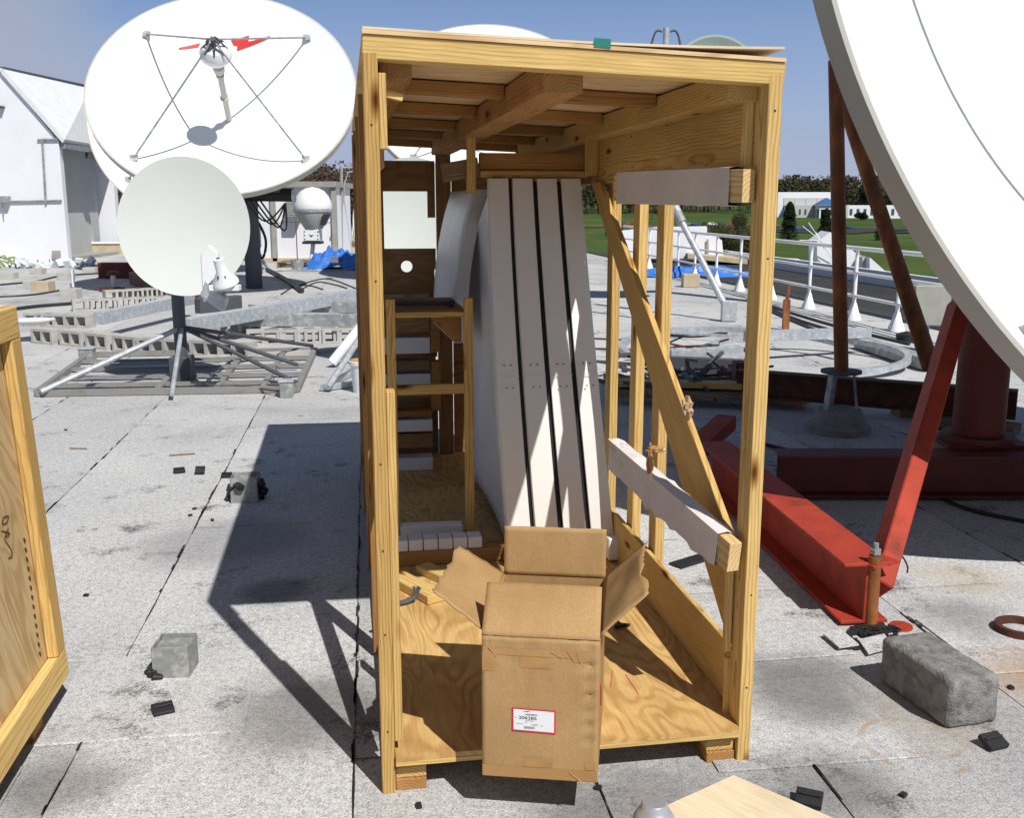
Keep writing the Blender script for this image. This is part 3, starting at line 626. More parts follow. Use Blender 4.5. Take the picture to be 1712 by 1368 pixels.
# ------------------------------------------------------------ satellite dishes
def dish(label, c, az, el, R, f, mat=None, rimmat=None, feed='prime', logo=False, lip=.13, strut_r=.88, foot=None, cat='satellite dish', base='king', nseg=72, braces=True):
    mat = mat or M['dish']; rimmat = rimmat or M['dishrim']
    nrm = Vector((math.sin(az)*math.cos(el), -math.cos(az)*math.cos(el), math.sin(el)))
    ax = Vector((0, 0, 1)).cross(nrm).normalized(); ay = nrm.cross(ax)
    Rm = Matrix((ax, ay, nrm)).transposed(); dep = R*R/(4*f); V = Vector(c)-nrm*dep
    def srf(x, y, off=0): return V+Rm @ Vector((x, y, (x*x+y*y)/(4*f)+off))
    foot = Vector((V.x, V.y, 0)) - Vector((nrm.x, nrm.y, 0)).normalized()*.35 if foot is None else Vector(foot)
    t = thing('satellite_dish', label, cat, foot)
    prof = [(max(.001, R*i/18), (R*i/18)**2/(4*f)) for i in range(19)]
    m = MB(); m.lathe(prof, V, Rm, nseg); m.build('reflector', mat, t, smooth=True)
    m = MB(); th = .035
    m.lathe([(R, dep+.0), (R+.035, dep+.002), (R+.035, dep-lip), (R-.02, dep-lip-.01)]+[(R*i/14, (R*i/14)**2/(4*f)-lip-.02) for i in range(14, 0, -1)], V, Rm, nseg)
    m.build('rim', rimmat, t, smooth=True)
    if feed == 'prime':
        F = V+nrm*f*1.0
        hub = MB(); hub.lathe([(.04, .10), (.20, .07), (.28, -.04), (.285, -.13), (.24, -.20), (.10, -.24), (.001, -.245)], F, Rm, 28); h = hub.build('subreflector', M['white'], t, smooth=True)
        k = MB()
        for q in range(8): a = q*math.pi/4; k.tube(F+Rm @ Vector((.22*math.cos(a), .22*math.sin(a), .03)), F+Rm @ Vector((.07*math.cos(a+.5), .07*math.sin(a+.5), .24)), .018, n=5)
        k.tube(F+Rm @ Vector((0, 0, .05)), F+Rm @ Vector((0, 0, .26)), .05, n=10); k.build('hub_bracket', M['steeldk'], h)
        p = MB(); p.lathe([(.055, 0), (.055, f*.30), (.085, f*.31), (.085, f*.335), (.06, f*.34), (.055, f*.62), (.075, f*.63), (.075, f*.65), (.05, f*.66), (.10, f*.70), (.11, f*.76), (.001, f*.762)], V+nrm*.02, Rm, 20)
        p.build('feed_horn', M['dishrim'], t, smooth=True)
        for sx, sy in ((1, 1), (-1, 1), (-1, -1), (1, -1)):
            x = sx*R*strut_r*.7071; y = sy*R*strut_r*.7071
            m = MB(); m.tube(srf(x, y, .03), F+Rm @ Vector((sx*.05, sy*.05, .2)), .019, n=6); s_ = m.build('feed_strut', M['galvold'], t)
            m = MB(); m.box(srf(x, y, .02), (.14, .14, .05), Rm); m.build('foot_bracket', M['galvold'], s_)
    if logo:
        def hit(px, py):
            r_ = ray(px, py); o_ = Vector((0, 0, EYE)); q = Rm.transposed() @ (o_-V); d = Rm.transposed() @ r_
            A = (d.x*d.x+d.y*d.y)/(4*f); B = 2*(q.x*d.x+q.y*d.y)/(4*f)-d.z; Cc = (q.x*q.x+q.y*q.y)/(4*f)-q.z
            D = math.sqrt(max(0, B*B-4*A*Cc)); tt = max((-B-D)/(2*A), (-B+D)/(2*A)); p = q+d*tt; return p.x, p.y
        fm = plain('red_flash', (.62, .035, .03), .5, var=.05)
        for poly in logo:
            bm = bmesh.new(); vs = [bm.verts.new((*hit(*p), 0)) for p in poly]; bm.faces.new(vs); bmesh.ops.triangulate(bm, faces=bm.faces[:]); bmesh.ops.subdivide_edges(bm, edges=bm.edges[:], cuts=4, use_grid_fill=True)
            m = MB(); bm.verts.index_update(); m._add([srf(v.co.x, v.co.y, .012) for v in bm.verts], [tuple(v.index for v in f_.verts) for f_ in bm.faces]); bm.free(); m.build('lightning_flash', fm, t)
    if base:
        hubp = V-nrm*(lip+.03)
        m = MB(); m.lathe([(.45, 0), (.45, -.3), (.25, -.42), (.001, -.42)], hubp, Rm, 20); m.build('back_hub', M['galvold'], t, smooth=True)
        top = hubp-nrm*.4
        if base == 'king':
            m = MB(); m.tube(foot+Vector((0, 0, 0)), Vector((foot.x, foot.y, top.z-.1)), .17, .14, 16); m.build('king_post', M['steeldk'], t, smooth=True)
            m = MB(); m.beam(Vector((foot.x, foot.y, top.z-.25)), top+nrm*.1, .3, .3); m.build('yoke', M['galvold'], t)
            for a in ((.6, 2.6, 4.5) if braces else ()):
                q = foot+Vector((1.5*math.cos(a), 1.5*math.sin(a), .05)); m = MB(); m.tube(q, Vector((foot.x, foot.y, top.z*.6)), .045, n=8); m.build('brace', M['galvold'], t, smooth=True)
    return t, V, Rm, nrm, srf
lg = ([(299, 80), (335, 72), (332, 79), (299, 83.6)], [(386, 67.7), (416.6, 59.4), (415.6, 69.7), (452, 60.2), (450.4, 64.2), (395.8, 85.6), (396.8, 77.3), (391, 76.7)])
d1 = dish('large white satellite dish with a red lightning flash behind its feed', (-5.415, 19.854, 3.816), .134, .658, 2.45, 1.8, logo=lg, foot=(-5.3, 21.0, 0), braces=False)
d2 = dish('white satellite dish standing just behind and below the red flashed dish', (-7.65, 25.244, 3.777), .075, .298, 2.45, 1.8)
d3 = dish('large white satellite dish hidden behind the open crate, its top showing over the roof', (-.561, 22.803, 3.897), .026, .74, 2.45, 1.8)
# motor unit and cables on the first dish
c = PY(462, 326, 20.2); t = thing('actuator_unit', 'black motor unit and cable loom hanging under the red flashed dish', 'actuator', c)
m = MB(); m.tube(c+Vector((-.75, 0, .02)), c+Vector((.32, 0, .0)), .14, .13, 14); m.build('motor_tube', M['blackgap'], t, smooth=True)
m = MB(); m.box(c+Vector((-.15, .0, .16)), (.5, .35, .22)); m.build('gear_box', M['steeldk'], t, bevel=.02)
m = MB(); m.tube(c+Vector((.32, 0, 0)), c+Vector((.36, 0, 0)), .145, n=14); m.build('end_cap', M['alu'], t)
m = MB()
for k in range(4): m.path(curve_pts([tuple(c+Vector((-.6+.1*k, -.1, -.1))), tuple(c+Vector((-.2+.12*k, -.15, -.5-.06*k))), tuple(c+Vector((.2, -.12, -.15)))], 6), .018, 6)
m.build('cable', M['cable'], t, smooth=True)
# control boxes on a post by dish base
c = G(424, 480); t = thing('control_box', 'two stacked grey control boxes on a brown post under the red flashed dish', 'control box', c)
m = MB(); m.beam(c+Vector((-.10, .1, 0)), c+Vector((-.10, .1, 1.75)), .12, .12); m.build('post', M['rustdk'], t)
m = MB(); m.box(c+Vector((.05, -.05, .48)), (.30, .16, .42)); m.build('lower_box', M['galv'], t, bevel=.01)
m = MB(); m.box(c+Vector((.02, -.05, 1.02)), (.36, .16, .40)); m.build('upper_box', M['galv'], t, bevel=.01)
m = MB()
for z in (.7, .9, 1.15): m.tube(c+Vector((-.18, -.1, z)), c+Vector((.0, -.1, z)), .045, n=8)
m.build('conduit_fitting', M['steeldk'], t)
m = MB(); m.path(curve_pts([tuple(c+Vector((-.05, -.1, 1.22))), tuple(c+Vector((.12, -.12, 1.42))), tuple(c+Vector((.32, -.1, 1.0))), tuple(c+Vector((.25, -.1, .62))), tuple(c+Vector((.08, -.1, .7)))], 8), .028, 8); m.build('flexible_conduit', M['cable'], t, smooth=True)
for q in (-.04, .06, .12): m = MB(); m.tube(c+Vector((q, -.05, 0)), c+Vector((q, -.05, .28)), .012, n=6); m.build('cable', M['cable'], t)

# right hand big dish on the red mount
Cr = Vector((3.40, 5.54, 2.53))
dr, Vr, Rr, nr, srf_r = dish('very large white satellite dish on a red steel mount, cut by the right edge', Cr, .5, .4, 2.364, 1.737, base=None, foot=(2.84, 6.05, 0), lip=.09, rimmat=M['rimgrey'], nseg=128)
hubp = Vr-nr*.2
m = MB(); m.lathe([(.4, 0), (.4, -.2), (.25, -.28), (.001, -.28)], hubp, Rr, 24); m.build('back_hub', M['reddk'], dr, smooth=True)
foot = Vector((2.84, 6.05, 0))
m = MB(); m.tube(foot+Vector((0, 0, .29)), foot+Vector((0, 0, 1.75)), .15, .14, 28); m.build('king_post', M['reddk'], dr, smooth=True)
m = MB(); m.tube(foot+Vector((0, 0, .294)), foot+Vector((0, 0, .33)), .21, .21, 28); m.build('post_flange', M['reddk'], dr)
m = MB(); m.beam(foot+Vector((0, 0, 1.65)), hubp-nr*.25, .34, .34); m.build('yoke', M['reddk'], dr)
def ibeam(name, a, b, wd, ht, mat, parent, tf=.014):
    a = Vector(a); b = Vector(b); m = MB(); up = Vector((0, 0, 1))
    m.beam(a+up*(ht/2), b+up*(ht/2), wd, tf); m.beam(a-up*(ht/2-tf), b-up*(ht/2-tf), wd, tf); m.beam(a+up*tf/2, b+up*tf/2, tf, ht-tf*1.6)
    return m.build(name, mat, parent, bevel=.002)
zb = .24
e = G(1452, 943, .27); k_ = G(1315, 835, .27); tail = e+(k_-e)*2.35
ibeam('base_beam', e-ZX*.135, tail-ZX*.135, .20, .26, M['red'], dr)
ibeam('base_beam', Vector((1.56, 5.80, .14)), Vector((6.0, 5.76, .14)), .2, .25, M['reddk'], dr)  # same red steel as the near beam, shade put into its colour
# slanting red leg
la = G(1466, 985, .12); lb = PY(1606, 505, 5.4)
o = board('leg', la, lb, .085, .12, M['red'], dr, up=(0, -1, .3), bevel=.006)
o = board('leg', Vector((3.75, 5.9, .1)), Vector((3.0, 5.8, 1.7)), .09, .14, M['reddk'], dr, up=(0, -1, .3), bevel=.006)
m = MB(); ap = G(1455, 1046); m.tube(ap+Vector((0, 0, .0)), ap+Vector((0, 0, .30)), .026, n=12); m.build('anchor_pipe', M['rust'], dr, smooth=True)
m = MB(); m.tube(ap+Vector((0, 0, .30)), ap+Vector((0, 0, .355)), .011, n=8); m.tube(ap+Vector((0, 0, .31)), ap+Vector((0, 0, .33)), .022, n=6); m.build('anchor_bolt', M['galvold'], dr)
m = MB(); m.box(ap+Vector((.02, .05, .262)), (.15, .12, .010), Matrix.Rotation(.5, 3, 'Z')); m.build('gusset_plate', M['red'], dr)
m = MB(); m.box(foot+Vector((0, 0, .282)), (.5, .36, .024)); m.build('base_plate', M['reddk'], dr)
# small bolt hole on the reflector
m = MB(); q = srf_r(-1.2, .95, .004); m.tube(q, q+nr*.004, .02, n=10); m.build('bolt_hole', M['ink'], dr)

# rusty pipes, pier, rusty beam
pb = G(1400, 722)
pier = thing('concrete_pier', 'round concrete pier with a three legged steel stand under the rusty upright pipe', 'pier', pb)
m = MB(); m.lathe([(.001, .0), (.24, .0), (.24, .05), (.20, .075), (.175, .16), (.16, .18), (.001, .185)], pb, n=36); m.build('footing', M['concsmooth'], pier, smooth=True)
for a in (-.3, 1.8, 3.6):
    q = pb+Vector((.13*math.cos(a), .13*math.sin(a), .17)); m = MB(); m.beam(q, pb+Vector((.09*math.cos(a), .09*math.sin(a), .46)), .05, .02, (math.cos(a), math.sin(a), 0)); m.build('leg', M['galvold'], pier)
m = MB(); m.lathe([(.001, .455), (.15, .455), (.15, .475), (.001, .476)], pb, n=24); m.build('top_plate', M['steeldk'], pier)
t = thing('rusty_pipe', 'thick rusty pipe standing upright on the round concrete pier', 'pipe', pb+Vector((0, 0, .478)))
m = MB(); m.tube(pb+Vector((0, 0, .478)), PY(1397, 100, pb.y), .052, n=20); m.build('pipe', M['rust'], t, smooth=True)
a = PY(1404, 150, 8.2); b = PY(1557, 615, 8.05); t = thing('rusty_pipe', 'rusty brace pipe slanting down behind the rim of the right dish', 'pipe', b)
m = MB(); m.tube(a, b, .05, .07, 18); m.build('pipe', M['rust'], t, smooth=True)
t = thing('rusty_beam', 'rusty steel I-beam lying level behind the round concrete pier', 'steel beam', G(1400, 668, .14))
ibeam('beam', G(1232, 640, .2), G(1700, 678, .2), .14, .22, M['rustdk'], t)
m = MB(); q = G(1236, 668); m.box(q+Vector((0, 0, .17)), (.12, .16, .34)); m.build('end_plate', M['rustdk'], t)
m = MB(); q = G(1545, 700); m.box(q+Vector((0, .1, .05)), (.4, .2, .1)); m.build('support_pad', M['pinegrey'], t)

# pipe strut seen between the posts
a = G(1220, 538); b = PY(1108, 305, 16.2); t = thing('pipe_strut', 'light grey pipe strut with a dark upper sleeve leaning up behind the crate posts', 'pipe', a)
k = a.lerp(b, .70)
m = MB(); m.tube(a+Vector((0, 0, .1)), k, .05, n=12); m.build('lower_pipe', M['galv'], t, smooth=True)
m = MB(); m.tube(k, b, .075, n=12); m.build('sleeve', M['galvold'], t, smooth=True)
m = MB(); m.box(a+Vector((-.02, 0, .16)), (.22, .12, .3)); m.build('clamp', M['galv'], t, bevel=.01)
# mast with guy arms
b = PY(1114, 46, 15.0); a = Vector((b.x, b.y, 0)); t = thing('mast', 'grey mast with short drooping guy wires poking up behind the crate roof', 'mast', a)
m = MB(); m.tube(a, b, .045, .045, 12); m.build('pole', M['galv'], t, smooth=True)
m = MB()
for sx in (-1, 1): m.path(curve_pts([tuple(b+Vector((sx*.06, 0, -.05))), tuple(b+Vector((sx*.16, 0, -.08))), tuple(b+Vector((sx*.28, 0, -.55)))], 6), .016, 6)
m.build('guy_wire', M['steeldk'], t)
# greenish dish seen behind the crate boards
dish('grey green satellite dish mostly hidden behind the upper side board of the crate', PY(1197, 148, 17), .2, .06, .8, .7, M['greygreen'], M['greygreen'], feed=None, foot=G(1268, 505), braces=False)

# ------------------------------------------------------------ small offset dishes
def vsat(label, post_foot, centre, rx, rz, el, az, arm=True, ped=.06, base_frame=None):
    t = thing('satellite_dish', label, 'satellite dish', post_foot)
    nrm = Vector((math.sin(az)*math.cos(el), -math.cos(az)*math.cos(el), math.sin(el))); ax = Vector((0, 0, 1)).cross(nrm).normalized(); ay = nrm.cross(ax)
    Rm = Matrix((ax, ay, nrm)).transposed(); c = Vector(centre); m = MB(); N = 64
    for side, th in ((0, 0), (1, -.02)):
        vs = [c+Rm @ Vector((0, 0, -.09+th))]
        for i in range(1, 9):
            for k in range(N): a = 2*math.pi*k/N; vs.append(c+Rm @ Vector((rx*i/8*math.cos(a), rz*i/8*math.sin(a), -.09+.09*(i/8)**2+th)))
        fs = [(0, 1+k, 1+(k+1) % N) for k in range(N)]+[(1+(i-1)*N+k, 1+i*N+k, 1+i*N+(k+1) % N, 1+(i-1)*N+(k+1) % N) for i in range(1, 8) for k in range(N)]
        m._add(vs, fs)
    n0 = 1+7*N; n1 = n0+1+8*N
    m._add([], []); 
    for k in range(N): m.f.append([n0+k, n0+(k+1) % N, n1+(k+1) % N, n1+k]); m.mi.append(0)
    m.build('reflector', M['dishmatt'], t, smooth=True)
    pf = Vector(post_foot); hb = c-nrm*.34
    m = MB(); m.tube(pf, Vector((pf.x, pf.y, hb.z-.05)), ped, n=16); m.build('post', M['steeldk'], t, smooth=True)
    m = MB(); m.beam(Vector((pf.x, pf.y, hb.z-.12)), c-nrm*.25, .12, .12); m.build('mount_bracket', M['galvold'], t)
    if arm:
        lo = c+Rm @ Vector((.12, -rz*.98, .0)); f = PY(374, 462, lo.y-.62)
        m = MB(); m.beam(lo-nrm*.1, f+Vector((0, .02, -.12)), .06, .06); m.build('feed_arm', M['galvold'], t)
        m = MB(); m.lathe([(.02, .17), (.045, .165), (.05, .05), (.11, -.04), (.115, -.07), (.001, -.071)], f, Matrix.Rotation(-.15, 3, 'Y') @ Matrix.Rotation(.35, 3, 'X'), 20); m.build('feed_horn', M['white'], t, smooth=True)
        m = MB(); m.box(f+Vector((.0, .02, -.10)), (.26, .10, .05)); m.build('feed_bracket', M['white'], t, bevel=.005)
        for dx in (-.03, .03): m = MB(); m.box(f+Vector((dx, -.06, -.02)), (.014, .02, .05)); m.build('screw', M['ink'], t)
        g = f+Vector((-.18, .12, .0)); m = MB(); m.prism([g+Vector((-.05, 0, -.24)), g+Vector((.13, 0, -.10)), g+Vector((.10, 0, .20)), g+Vector((.03, 0, .27)), g+Vector((-.05, 0, .18))], (0, .06, 0)); m.build('weather_shield', M['white'], t, bevel=.01)
        g = g+Vector((.02, -.02, -.16)); m = MB(); m.prism([g+Vector((-.09, 0, -.02)), g+Vector((.10, 0, -.16)), g+Vector((.15, 0, -.04)), g+Vector((-.03, 0, .12))], (0, .1, 0)); m.build('transmitter_box', M['galv'], t, bevel=.01)
    return t
pf = Vector((-3.235, 9.86, 0))
v1 = vsat('small off-white satellite dish on a dark post above the ballast frame', pf, PY(308, 378, 9.55), .59, .645, .18, .22)
for (px, py) in ((68, 655), (130, 628), (287, 660), (497, 640), (498, 610), (522, 578)):
    q = G(px, py, .06); a = PY(304, 547, pf.y)
    m = MB(); m.tube(a, q, .021 if px > 200 else .026, n=8); m.build('brace', M['galv'] if px < 300 else M['steeldk'], v1, smooth=True)
m = MB(); m.box(pf+Vector((0, 0, .12)), (.2, .2, .24)); m.build('post_socket', M['steeldk'], v1, bevel=.01)
LF, RF, RB, LB = G(62, 664), G(497, 657), G(527, 590), G(150, 598)
zz = Vector((0, 0, .035))
for a, b in ((LF, RF), (RF, RB), (RB, LB), (LB, LF)): m = MB(); m.beam(a+zz, b+zz, .055, .055); m.build('frame_rail', M['frame'], v1)
for k in (.16, .34, .56, .78):
    m = MB(); m.beam(LF.lerp(LB, k)+zz, RF.lerp(RB, k)+zz, .06, .03); m.build('frame_slat', M['frame'], v1)
for k in (.45, .68, .86):
    m = MB(); m.beam(LF.lerp(RF, k)+zz, LB.lerp(RB, k)+zz, .05, .028); m.build('cross_member', M['frame'], v1)
v2 = vsat('small off-white satellite dish behind the crate, filling the cut-out of its back wall', G(664, 600), PY(688, 370, 10.6), .60, .66, .2, .05, arm=False)
for (px, py) in ((548, 648), (555, 607), (770, 640)):
    q = G(px, py, .05); a = PY(664, 470, 11.0); m = MB(); m.tube(a, q, .055 if py == 607 else .03, n=10); m.build('brace', M['white'] if py == 607 else M['galv'], v2, smooth=True)
for a, b in (((540, 655), (640, 600)), ((540, 655), (610, 645))):
    m = MB(); m.beam(G(*a)+zz, G(*b)+zz, .05, .05); m.build('frame_rail', M['galv'], v2)

# ------------------------------------------------------------ concrete blocks
def cmu_mesh():
    m = MB(); L, Wd, H = .39, .19, .19
    m.box((0, 0, H-.016), (L, Wd, .032)); m.box((0, 0, .016), (L, Wd, .032))
    for x in (-L/2+.018, 0, L/2-.018): m.box((x, 0, H/2), (.036, Wd-.002, H-.062))
    return m
cm = cmu_mesh(); me = bpy.data.meshes.new('hollow_block'); me.from_pydata(cm.v, [], cm.f); me.materials.append(M['cmu']); fix_normals(me)
def cmu(p, rz, label, grp):
    o = bpy.data.objects.new('hollow_concrete_block', me); Mx = Matrix.Translation(p) @ Matrix.Rotation(rz, 4, 'Z'); register(o, Mx, None); return tag(o, label, 'concrete block', grp)
def row(a, b, n, desc, grp, jit=.02, z=0, rot=0):
    a = Vector(a); b = Vector(b); d = b-a; rz = math.atan2(d.y, d.x)
    for k in range(n):
        p = a+d*((k+.5)/n); p.z = z
        cmu(p+Vector((random.uniform(-jit, jit), random.uniform(-jit, jit), 0)), rz+rot+random.uniform(-.04, .04), 'hollow block, row %s, %s from its left' % (desc, ORD[k]), grp)
row(G(62, 572), G(240, 590), 4, 'nearest the plywood crate', 'hollow blocks in rows under the steel beams')
row(G(240, 590), G(420, 600), 4, 'behind the braces of the ballast frame', 'hollow blocks in rows under the steel beams')
row(G(50, 545), G(150, 548), 3, 'behind the white pan', 'hollow blocks in rows under the steel beams')
row(G(130, 520), G(320, 512), 7, 'shaded by the red flashed dish', 'hollow blocks in rows under the steel beams')
row(G(180, 503), G(330, 494), 6, 'farthest back under the flashed dish', 'hollow blocks in rows under the steel beams')
row(G(425, 577), G(608, 571), 6, 'in front of the level beam', 'hollow blocks in rows under the steel beams')
row(G(425, 530), G(520, 521), 3, 'under the long slanting steel beam', 'hollow blocks in rows under the steel beams')
row(G(545, 512), G(612, 508), 3, 'behind the long slanting beam', 'hollow blocks in rows under the steel beams')
row(G(360, 566), G(425, 556), 2, 'beside the dark post of the small dish', 'hollow blocks in rows under the steel beams')

def steel(name, label, a, b, wd, ht, mat=None):
    t = board(name, a, b, wd, ht, mat or M['galv'], None, bevel=.006); tag(t, label, 'steel beam'); return t
steel('steel_beam', 'galvanised box beam running from the concrete blocks to behind the small dish post', G(165, 532, .27), G(318, 500, .27), .14, .16)
steel('steel_beam', 'long galvanised box beam rising from the small dish post towards the crate', G(310, 545, .3), G(602, 492, .3), .16, .17)
steel('steel_beam', 'level galvanised beam resting on blocks right of the small dish', G(405, 535, .2), G(612, 535, .2), .1, .16, M['galvold'])
steel('steel_beam', 'level galvanised beam farther back, ending at the crate', G(470, 512, .2), G(640, 514, .2), .1, .17, M['galvold'])
steel('steel_beam', 'low shaded steel beam under the red flashed dish', G(330, 512, .2), G(400, 505, .2), .14, .22, M['steeldk'])
tag(board('timber_strip', G(300, 600, .02), G(610, 583, .02), .1, .04, M['cmu'], None), 'grey strip lying along the blocks behind the ballast frame', 'strip')

# dark red base skid behind the small dish
t = thing('red_base_beam', 'dark red steel base beam behind the left rim of the small dish', 'steel beam', G(200, 455))
m = MB(); m.beam(G(168, 452, .18), G(300, 452, .18), .3, .36); m.build('beam', M['reddk'], t); m = MB(); m.beam(G(228, 466, .1), G(330, 500, .1), .3, .3); m.build('beam', M['reddk'], t)

# ------------------------------------------------------------ white penthouse, shelter, radome
def penthouse():
    Y = 31.; t = thing('roof_penthouse', 'white roof penthouse with a pale sloping roof and a deep recess on its right side', 'building', (-15, Y, 0))
    fr = lambda px, py, y=Y: PY(px, py, y)
    e1 = fr(98, 236); b1 = Vector((e1.x+.0, Y, 0)); r1 = fr(4, 122)
    d = Vector((-.55, 5.2, 0))                       # depth direction of the side wall
    m = MB(); m.prism([Vector((-21, Y, 0)), b1, e1, r1, Vector((-21, Y, r1.z+.9))], (-.03, .3, 0)); m.build('front_wall', M['wall'], t)
    s0 = b1+Vector((-.02, .3, 0))
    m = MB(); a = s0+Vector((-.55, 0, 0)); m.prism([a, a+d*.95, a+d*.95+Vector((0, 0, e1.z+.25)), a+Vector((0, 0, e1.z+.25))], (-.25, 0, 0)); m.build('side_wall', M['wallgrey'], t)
    m = MB(); q = s0+d; m.prism([q, q+Vector((-1.0, .0, 0)), q+Vector((-1.0, 0, e1.z)), q+Vector((0, 0, e1.z))], (0, .3, 0)); m.build('rear_wall', M['wall'], t)
    m = MB(); e2 = e1+d+Vector((.1, 0, 0)); rr1 = r1; rr2 = r1+d*.95+Vector((1.0, 0, .0)); nz = Vector((.08, 0, .1))
    m.prism([e1+Vector((.15, -.1, -.05)), e2, rr2, rr1+Vector((0, -.1, 0))], nz); m.build('roof', M['shingle'], t)
    m = MB(); m.prism([rr1+Vector((-6, -.1, .9)), rr1+Vector((0, -.1, .02)), rr2, rr2+Vector((-6, 0, .9))], nz); m.build('roof', M['shingle'], t)
    m = MB(); m.beam(rr1+Vector((0, 0, .14)), rr2+Vector((0, 0, .16)), .12, .08); m.build('ridge_cap', M['steeldk'], t)
    m = MB(); m.beam(e1+Vector((.12, 0, -.12)), e2+Vector((.02, 0, -.12)), .10, .16); m.build('gutter', M['galvold'], t)
    m = MB(); m.box(e1.lerp(e2, .5)+Vector((.1, 0, -.28)), (.16, .5, .22)); m.build('floodlight', M['steeldk'], t)
    m = MB(); f = Vector((0, -.05, 0)); m.tube(fr(72, 232)+f, fr(78, 340)+f, .035, n=6); m.tube(fr(64, 233)+f, fr(98, 233)+f, .03, n=6); m.build('pipe', M['galvold'], t)
    m = MB(); m.tube(fr(0, 337)+f, fr(104, 335)+f, .03, n=6); m.build('pipe', M['galvold'], t)
    m = MB(); q = fr(6, 333); m.box(q+Vector((0, -.12, 0)), (.45, .22, .18)); m.build('lamp_box', M['galvold'], t); m = MB(); m.tube(q+Vector((.0, -.1, -.1)), q+Vector((.0, -.1, -.5)), .02, n=6); m.build('lamp_stem', M['galvold'], t)
    m = MB(); q = fr(0, 179); m.box(q+Vector((0, -.1, 0)), (.3, .2, .05)); m.build('bracket', M['steeldk'], t)
    m = MB(); q = fr(96, 428); m.box(q+Vector((0, -.06, .05)), (.22, .1, .22)); m.build('vent', M['trim'], t)
    m = MB(); m.box(b1+d*.5+Vector((-.3, 0, .05)), (.9, 4.6, .1)); m.build('threshold', M['trim'], t)
penthouse()
def shelter():
    A = G(458, 441); B = G(566, 437); Y = 30.3; A.y = Y; x0, x1 = PY(436, 440, Y).x, PY(562, 440, Y).x; zt = PY(500, 308, Y).z
    t = thing('equipment_shelter', 'small white equipment shelter with grey corner trim and a wall air conditioner', 'shelter', ((x0+x1)/2, Y, 0))
    m = MB(); m.box(((x0+x1)/2, Y+1.5, (zt+.1)/2), (x1-x0, 3, zt-.1)); m.build('body', M['wall'], t)
    m = MB(); m.box(((x0+x1)/2+.02, Y+1.45, zt), (x1-x0+.16, 3.25, .16)); m.build('roof_trim', M['trim'], t)
    for x in (x0+.45, x1): m = MB(); m.box((x, Y-.03, zt/2), (.14, .14, zt-.1)); m.build('corner_trim', M['trim'], t)
    m = MB(); m.box(((x0+x1)/2, Y-.04, .07), (x1-x0, .12, .14)); m.build('base_trim', M['tan'], t)
    m = MB(); q = PY(492, 349, Y-.22); m.box(q, (.38, .42, .46)); ac = m.build('air_conditioner', M['trim'], t, bevel=.01)
    for k in range(5): m = MB(); m.box(q+Vector((0, -.215, -.16+.08*k)), (.3, .012, .03)); m.build('louvre', M['galvold'], ac)
    m = MB(); q = PY(554, 321, Y-.03); m.tube(q+Vector((0, 0, 0)), q+Vector((0, -.05, 0)), .05, n=12); m.build('vent_cap', M['steeldk'], t)
    m = MB(); q = PY(552, 393, Y-.03); m.box(q+Vector((.06, -.04, 0)), (.07, .05, .07)); m.build('latch', M['steeldk'], t)
    m = MB(); m.box(((x0+x1)/2+.2, Y-.006, zt*.52), (x1-x0-.6, .012, .015)); m.build('panel_joint', M['wallgrey'], t)
shelter()
def radome():
    Y = 28.4; b = G(521, 446); Y = b.y; c = PY(523, 345, Y); r = PY(556, 345, Y).x-PY(492, 345, Y).x; r /= 2
    t = thing('radome_antenna', 'white domed radome antenna with a tapering lower cone on a short post', 'antenna', b+Vector((0, 0, .16)))
    m = MB(); m.lathe([(.001, r*1.0), (r*.35, r*.93), (r*.62, r*.78), (r*.85, r*.5), (r*.97, r*.2), (r, -.02), (r*.98, -.1)], c, n=36); m.build('dome', M['white'], t, smooth=True)
    m = MB(); m.lathe([(r*1.03, -.06), (r*1.04, -.12), (r*1.0, -.16)], c, n=36); m.build('band', M['galv'], t, smooth=True)
    zc = PY(523, 383, Y).z-c.z
    m = MB(); m.lathe([(r*.98, -.12), (r*.93, -.24), (r*.45, zc), (.001, zc)], c, n=36); m.build('cone', M['dishrim'], t, smooth=True)
    p = PY(541, 366, Y-.36); m = MB(); m.prism([p+Vector((-.09, 0, -.17)), p+Vector((.02, 0, -.17)), p+Vector((.16, 0, .13)), p+Vector((-.04, 0, .13))], (.0, .22, 0)); m.build('hatch', M['ink'], t)
    q = PY(523, 393, Y); m = MB(); m.box(q, (.44, .44, .30)); bx = m.build('base_box', M['white'], t, bevel=.01)
    m = MB()
    for sx in (-.18, .18):
        for sz in (-.1, 0, .1): m.tube(q+Vector((sx, -.221, sz)), q+Vector((sx, -.23, sz)), .018, n=8)
    m.build('bolt', M['ink'], bx)
    m = MB(); m.prism([q+Vector((-.07, -.224, .02)), q+Vector((0, -.224, -.05)), q+Vector((.07, -.224, .02)), q+Vector((0, -.224, .0))], (0, -.004, 0)); m.build('mark', M['ink'], bx)
    m = MB(); m.box(q+Vector((0, 0, -.20)), (.5, .5, .07)); m.build('mounting_plate', M['ink'], t)
    m = MB(); m.tube(q+Vector((0, 0, -.23)), b+Vector((0, 0, .17)), .06, n=12); m.build('post', M['white'], t, smooth=True)
    # pallet
    t = thing('wooden_pallet', 'weathered wooden pallet under the domed radome antenna', 'pallet', b)
    for k in range(5): board('deck_board', b+Vector((-.85, -.4+.2*k, .145)), b+Vector((.5, -.4+.2*k, .145)), .13, .022, M['pinegrey'], t)
    for k in (-.82, -.17, .46): board('stringer', b+Vector((k, -.5, .067)), b+Vector((k, .5, .067)), .05, .13, M['pinegrey'], t)
radome()
b = G(498, 452); t = thing('bucket', 'grey bucket filled with cement holding an upright rusty rod', 'bucket', b)
